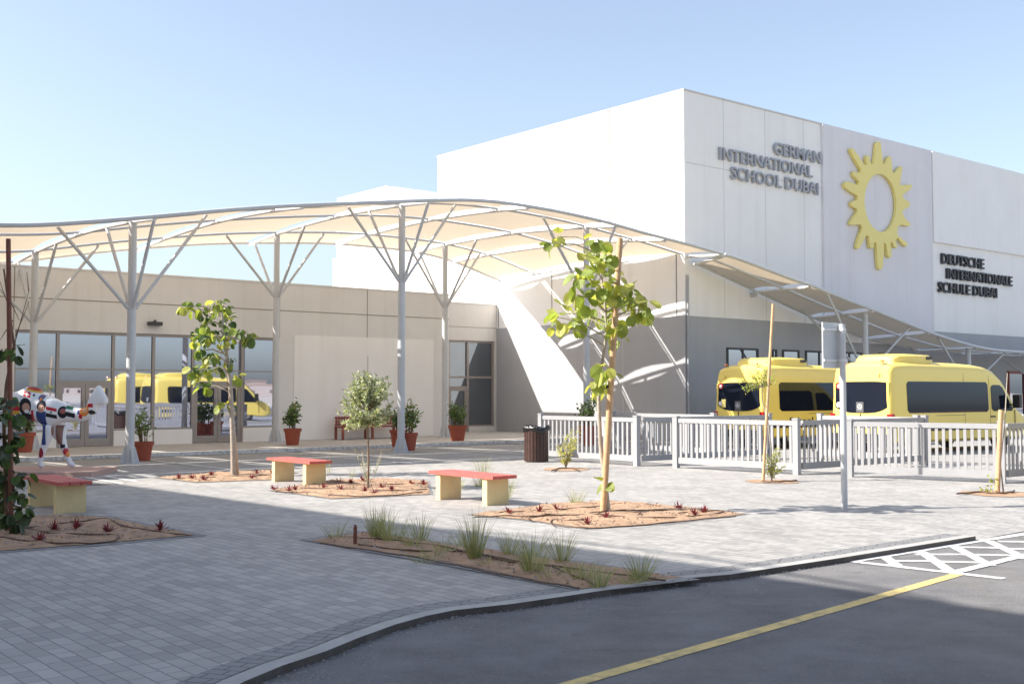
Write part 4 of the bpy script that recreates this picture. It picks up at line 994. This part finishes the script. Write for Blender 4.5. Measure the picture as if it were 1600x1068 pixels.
# loose stones and dry litter on the beds, sand along the kerb
def inside(p, poly):
    c = False
    for i in range(len(poly)):
        a, b = poly[i], poly[i-1]
        if (a.y > p.y) != (b.y > p.y) and p.x < (b.x-a.x)*(p.y-a.y)/(b.y-a.y)+a.x: c = not c
    return c
m = MB()
for k, pl in beds.items():
    q = [G(x, y) for x, y in pl]; xs_ = [p.x for p in q]; ys_ = [p.y for p in q]
    area = (max(xs_)-min(xs_))*(max(ys_)-min(ys_))
    for i in range(int(area*75)):
        p = Vector((RN.uniform(min(xs_),max(xs_)), RN.uniform(min(ys_),max(ys_)), .012))
        if not inside(p, q): continue
        r_ = RN.uniform(.006,.022); n0 = [rdir() for _ in range(5)]
        if RN.random() < .6:
            k0 = [p + Vector((d.x*r_, d.y*r_, abs(d.z)*r_+.012)) for d in (Vector((1,0,.2)),Vector((-.3,.9,.3)),Vector((-.8,-.5,.1)),Vector((RN.uniform(-.3,.3),RN.uniform(-.3,.3),1.1)))]
            m.add(k0, [(0,1,3),(1,2,3),(2,0,3)], RN.choice((0,0,1)))
        else:
            d = rdir(-.1); d.z = abs(d.z)*.3; s1 = Vector((-d.y,d.x,.2))*.006; e_ = p + d*RN.uniform(.04,.13) + Vector((0,0,.02)); p.z = .03
            m.add([p-s1, p+s1, e_+s1*.4, e_-s1*.4], [(0,1,2,3)], 2)
tag(m.build('bed_litter', [M['soil'], M['kerb'], M['bark_brown']], recalc=False), kind='stuff'); 
m = MB()
for i in range(900):
    j = RN.uniform(.4, len(kp)-1.01); a = kp[int(j)].lerp(kp[int(j)+1], j-int(j)); w_ = RN.random()**2.5*.7
    d = (kp[int(j)+1]-kp[int(j)]).normalized(); p = a + Vector((d.y,-d.x,0))*(w_+.02); p.z = ZR+.006; r_ = RN.uniform(.003,.009)
    m.add([p+Vector((r_,0,0)), p+Vector((-r_*.4,r_*.8,0)), p+Vector((-r_*.5,-r_*.8,0)), p+Vector((0,0,r_))], [(0,1,3),(1,2,3),(2,0,3)], 0)
tag(m.build('kerb_grit', [M['kerb']], recalc=False), kind='stuff')
# drip hoses
def hose(label, pts, group='brown drip hoses on the soil beds', r=.0085):
    w = [G(x, y, .03) for x, y in pts]; fine = []
    for i in range(len(w)-1):
        p0, p1, p2, p3 = w[max(i-1,0)], w[i], w[i+1], w[min(i+2,len(w)-1)]
        for k in range(8):
            t = k/8; fine.append(.5*((2*p1) + (p2-p0)*t + (2*p0-5*p1+4*p2-p3)*t*t + (3*p1-p0-3*p2+p3)*t**3) + Vector((0,0,.004*math.sin(7*i+k))))
    fine.append(w[-1]); return tag(MB().tube(fine, r, 6).build('drip_hose', M['hose'], smooth=60, loc=w[0]), label, 'hose', group)
hose('looped brown drip hose at the front of the tallest tree bed', [(945,806),(900,812),(865,812),(862,818),(880,822),(930,824),(1000,820),(1080,812),(1150,806)])
hose('brown drip hose winding across the left of the tallest tree bed', [(740,808),(790,805),(830,806),(860,803),(900,804),(945,798),(1000,796),(1060,797)])
hose('brown drip hose coiled round the tallest tree trunk', [(830,812),(828,808),(860,805),(940,803),(985,806),(1000,800),(960,797),(935,803),(1010,808),(1080,806),(1128,800),(1120,797),(1060,801)])
hose('brown drip hose along the back of the tallest tree bed', [(780,800),(850,796),(905,793),(970,786)])
hose('brown drip hose at the front of the olive tree bed', [(430,768),(480,769),(540,774),(600,774),(660,768)])
hose('brown drip hose across the middle of the olive tree bed', [(470,762),(540,763),(610,766),(668,764)])
hose('brown drip hose at the back of the olive tree bed', [(500,756),(560,757),(620,756),(668,754)])
hose('brown drip hose along the far bed before the glass doors', [(270,748),(320,745),(370,744),(430,741)])
hose('dark drip hose along the near edge of the long near bed', [(500,848),(570,858),(650,870),(740,888),(830,905),(905,918)])
hose('dark drip hose along the far edge of the long near bed', [(530,838),(600,842),(690,853),(790,873),(900,888),(1040,906)])
hose('dark drip hose across the middle of the long near bed', [(560,850),(650,860),(730,862),(790,876),(860,884),(880,892),(930,912)])
hose('dark drip hose at the back of the shaded left bed', [(20,826),(90,818),(165,810),(190,820),(250,830),(300,836)])
hose('dark drip hose at the front of the shaded left bed', [(0,838),(60,846),(120,848),(170,846),(185,836),(150,834),(80,832),(30,822)])
hose('brown drip hose round the pale shrub by the fence', [(862,735),(875,731),(895,731),(905,735)], r=.014)
hose('brown drip hose round the feathery sapling', [(1190,751),(1210,752),(1228,751),(1245,750)], r=.014)
hose('brown drip hose round the whip sapling at right', [(1495,771),(1530,768),(1560,770),(1580,768),(1585,766)], r=.014)
peg = G(555,852); tag(MB().box((-.018,-.018,0),(.018,.018,.2)).box((-.012,-.012,.2),(.012,.012,.225)).build('marker_post', M['stake_dark'], local=True, loc=peg), 'short brown marker post at the left tip of the near bed', 'post')

# ------------------------------------------------------------------ litter bin, sign
bb = G(838,721); bn = tag(empty('litter_bin', bb), 'round brown slatted litter bin with a black liner bag', 'bin')
MB().lathe([(0,.03),(.25,.03),(.25,.78)], n=24).build('liner', M['black'], bn, local=True)
m = MB()
for k in range(22):
    a = 2*math.pi*k/22; d = Vector((math.cos(a), math.sin(a), 0)); q = Vector((-d.y, d.x, 0)); c = d*.275
    m.hexa([c-q*.034-d*.012, c+q*.034-d*.012, c+q*.034+d*.012, c-q*.034+d*.012] + [p+Vector((0,0,.76)) for p in (c-q*.034-d*.012, c+q*.034-d*.012, c+q*.034+d*.012, c-q*.034+d*.012)])
for v in m.v: v.z += .02
m.build('slats', M['bin_wood'], bn, local=True)
m = MB(); prof = [(.26,.70),(.31,.72),(.325,.77),(.30,.82),(.27,.83),(.24,.80),(.2,.6)]; k0 = 0
for i, (r_, z) in enumerate(prof):
    for j in range(40):
        a = 2*math.pi*j/40; rr = r_*(1+.05*math.sin(5*a+i)+.05*RN.uniform(-1,1)); zz = z + .035*math.sin(3*a+2) + .02*RN.uniform(-1,1) + (.05 if abs(a-math.pi) < .5 and 1 < i < 6 else 0)
        m.v.append(Vector((rr*math.cos(a), rr*math.sin(a), zz)))
for i in range(len(prof)-1):
    for j in range(40): m.f.append([i*40+j, i*40+(j+1)%40, (i+1)*40+(j+1)%40, (i+1)*40+j]); m.m.append(0)
m.build('liner_bag', M['bag'], bn, local=True, smooth=60)
sg_ = G(1319.5,795); sg = tag(empty('road_sign', sg_), 'grey road sign seen from behind on a tall grey pole', 'sign'); dS = sg_.y
ztop = AT(1319,504,dS).z; zlo = AT(1319,575,dS).z
MB().tube([(0,0,-.05),(0,0,ztop-.02)], .045, 14).build('pole', M['steel'], sg, local=True, smooth=50)
vv = V; a = sg_ - U*.36 - V*.07; b = sg_ + U*.10 - V*.07
m = MB(); q = [a, b, b-V*.02, a-V*.02]; m.hexa([p+Vector((0,0,zlo)) for p in q] + [p+Vector((0,0,ztop)) for p in q]); m.build('board', M['steel'], sg)
m = MB()
for z in (zlo+.11, ztop-.1): m.lathe([(.047,z-.02),(.055,z-.02),(.055,z+.02),(.047,z+.02)], (sg_.x,sg_.y,0), 14); m.bar(a+Vector((0,0,z)) + V*.012, b+Vector((0,0,z)) + V*.012, .02, .03)
m.build('bracket', M['steel_white'], sg)

# ------------------------------------------------------------------ camel statue on a pink plinth
dc = 23.6
pl_c = [G(150,741), G(148,733.5), G(-40,738), G(-40,757)]
pa = [Vector(p) for p in ((-13.2,22.7,0),(-8.35,22.6,0),(-8.45,24.4,0),(-13.2,24.5,0))]
tag(MB().prism([(p.x,p.y) for p in pa], ZR-.01, .06).build('plinth', M['pink'], loc=(-10.8,23.5,ZR)), 'flat pink plinth under the painted camel statue', 'plinth')
q0 = AT(75,700,dc); cs = empty('camel_statue', Vector((q0.x, q0.y, .06)))
tag(cs, 'white camel statue painted with flags and children on a pink plinth', 'statue')
def cpt(px, py, dy=0): p = AT(px, py, dc); return Vector((p.x - q0.x, dy, p.z - .06))
nodes = {}; vs, es, rs = [], [], []
def nd(key, px, py, r, dy=0, link=None):
    vs.append(cpt(px, py, dy)); rs.append(r*dc/F_PX); nodes[key] = len(vs)-1
    if link: es.append((nodes[link], nodes[key]))
nd('mid', 45,634,27); nd('sh', 78,638,21,0,'mid'); nd('n0', 100,645,17,0,'sh'); nd('n1', 118,648,12,0,'n0'); nd('n2', 134,648,11,0,'n1'); nd('n3', 144,640,10,0,'n2'); nd('n4', 147,627,11,0,'n3'); nd('hd', 150,615,11.5,0,'n4'); nd('ear', 157,602,3,0,'hd'); nd('mz', 160,624,9.5,0,'hd'); nd('mz2', 166,633,7,0,'mz')
nd('rp', 10,638,25,0,'mid'); nd('tl', -10,636,6,0,'rp'); nd('tl2', -16,660,3,0,'tl'); nd('hump', 54,612,19,0,'mid'); nd('hump2', 56,603,10,0,'hump')
for k, sgn in (('a',-1),('b',1)):
    dy = sgn*.14
    if k == 'a': L4 = ((82,662,13),(78,682,9),(72,700,6.5),(68,716,5),(66,726,6),(74,728.5,3.8))
    else: L4 = ((84,662,13),(90,682,9),(96,700,6),(102,716,4.5),(106,726,5.5),(114,728.5,3.8))
    pr = 'sh'
    for i, (x, y, r) in enumerate(L4): nd(k+str(i), x, y, r, dy, pr); pr = k+str(i)
    L5 = ((10,664,14),(4,690,8),(8,706,6),(6,718,5),(8,726,6),(14,728.5,4)) if k == 'a' else ((6,664,14),(-2,690,8),(-8,704,6),(-12,716,5),(-10,726,6),(-3,728.5,4))
    pr = 'rp'
    for i, (x, y, r) in enumerate(L5): nd('h'+k+str(i), x, y, r, dy, pr); pr = 'h'+k+str(i)
me = bpy.data.meshes.new('camel_body'); me.from_pydata([tuple(v) for v in vs], es, [])
co = bpy.data.objects.new('camel_body', me); COL.objects.link(co)
sk = co.modifiers.new('skin', 'SKIN'); sk.use_smooth_shade = True
for i, sv in enumerate(me.skin_vertices[0].data): sv.radius = (rs[i]*.9, rs[i]); sv.use_root = (i == 0)
ss = co.modifiers.new('sub', 'SUBSURF'); ss.levels = 2; ss.render_levels = 2
dg = bpy.context.evaluated_depsgraph_get(); dg.update(); nm = bpy.data.meshes.new_from_object(co.evaluated_get(dg)); bpy.data.objects.remove(co)
nm.name = 'body'; nm.polygons.foreach_set('use_smooth', [True]*len(nm.polygons))
bo_ = bpy.data.objects.new('body', nm); COL.objects.link(bo_); bo_.parent = cs
def paintmat(shapes):
    m_ = bpy.data.materials.new('painted_camel'); m_.use_nodes = True; n = m_.node_tree.nodes; l = m_.node_tree.links; b = n['Principled BSDF']
    b.inputs['Roughness'].default_value = .35; tc = n.new('ShaderNodeTexCoord'); sx = n.new('ShaderNodeSeparateXYZ'); l.new(tc.outputs['Object'], sx.inputs[0])
    def mth(op, a, b_=None, c_=None):
        q = n.new('ShaderNodeMath'); q.operation = op
        for i, v in enumerate((a, b_, c_)):
            if v is None: continue
            if isinstance(v, (int, float)): q.inputs[i].default_value = v
            else: l.new(v, q.inputs[i])
        return q.outputs[0]
    cur = None
    for kind, x0, x1, y0, y1, c in shapes:
        A, B = cpt(x0, y1), cpt(x1, y0); cx, cz, hx, hz = (A.x+B.x)/2, (A.z+B.z)/2, abs(B.x-A.x)/2, abs(B.z-A.z)/2
        dx = mth('DIVIDE', mth('SUBTRACT', sx.outputs[0], cx), hx); dz = mth('DIVIDE', mth('SUBTRACT', mth('SUBTRACT', sx.outputs[2], cz), mth('MULTIPLY', mth('SUBTRACT', sx.outputs[0], cx), -.25 if kind == 's' else 0.0)), hz)
        if kind == 'e': f = mth('LESS_THAN', mth('ADD', mth('MULTIPLY', dx, dx), mth('MULTIPLY', dz, dz)), 1)
        else: f = mth('LESS_THAN', mth('MAXIMUM', mth('ABSOLUTE', dx), mth('ABSOLUTE', dz)), 1)
        mx = n.new('ShaderNodeMix'); mx.data_type = 'RGBA'; l.new(f, mx.inputs[0]); mx.inputs[6].default_value = (.78,.79,.82,1)
        if cur is not None: l.new(cur, mx.inputs[6])
        mx.inputs[7].default_value = (*c, 1); cur = mx.outputs[2]
    l.new(cur, b.inputs['Base Color']); return m_
BK, RD, GD, SKN, BL, WH, GN, OR = (.01,.01,.015), (.5,.015,.03), (.65,.38,.03), (.55,.30,.22), (.03,.06,.22), (.8,.8,.8), (.02,.16,.08), (.75,.25,.03)
nm.materials.append(paintmat([
 ('r',18,39,627,634,BK),('r',18,39,634,641,RD),('r',18,39,641,647,GD),
 ('s',47,68,603,606,BK),('s',47,68,606,609,RD),('s',47,68,609,612,GD),('s',44,55,611,620,RD),('s',48.5,50.5,612,619,WH),('s',46,53,614.8,616.6,WH),('s',56,62,614,621,WH),('e',58,61,615,619,BK),
 ('e',66,75,614,626,BL),('e',68,72,620,627,OR),
 ('e',38,57,621,648,BK),('e',43,55,629,643,SKN),('e',46,54,639,645,WH),('r',38,58,646,662,BK),('e',34,41,648,662,BK),('r',56,60,640,662,RD),
 ('r',64,80,642,664,BL),('e',65,80,625,642,BK),('e',67,78,632,644,SKN),('e',70,72,635,637,BK),('e',74,76,635,637,BK),
 ('s',80,95,636,641,RD),('s',80,95,641,646,WH),('s',80,95,646,652,BK),('e',86,89,642,645,GN),
 ('e',96,110,634,653,BK),('e',99,108,638,646,(.35,.10,.08)),('s',107,117,634,639,GN),('s',107,117,639,644,WH),('s',107,121,644,651,BK),
 ('r',124,133,641,647,BL),('r',139,148,630,636,RD),('r',141,149,636,640,WH),('e',127,142,632,650,OR),('e',131,140,636,645,(.7,.36,.2)),('e',126,132,646,654,RD),('e',141,150,640,647,BK),
 ('r',72,79,664,694,BL),('r',86,96,664,694,(.22,.11,.09)),('e',66,74,698,714,(.30,.02,.04)),('r',92,99,694,700,BK),('e',96,104,700,711,RD),('e',100,106,706,714,OR)]))

# ------------------------------------------------------------------ far things seen only in the mirrored glass
HG = 'pale houses beyond the road'
for i, (x, y, w, d, h) in enumerate(((415,-120,16,60,6.5),(445,-50,14,50,8),(390,-200,16,50,7),(350,-280,16,60,6),(480,40,18,64,7.5),(430,-160,12,24,9))):
    r_ = tag(empty('far_house', (x,y,0), .2*i), 'pale flat roofed house far to the right beyond the road', 'house', HG)
    MB().box((-w/2,-d/2,-.1),(w/2,d/2,h*.7)).build('wall', M['house'], r_, local=True)
    MB().box((-w/2-.3,-d/2-.3,h*.7),(w/2+.3,d/2+.3,h*.7+.5)).build('roof', M['roof'], r_, local=True)
    for k in range(3):
        for fl in (1.2,): MB().box((-w/2-.05,-d/2+2+k*8,fl),(-w/2+.05,-d/2+4+k*8,fl+1.4)).build('window', M['glass_dark'], r_, local=True)
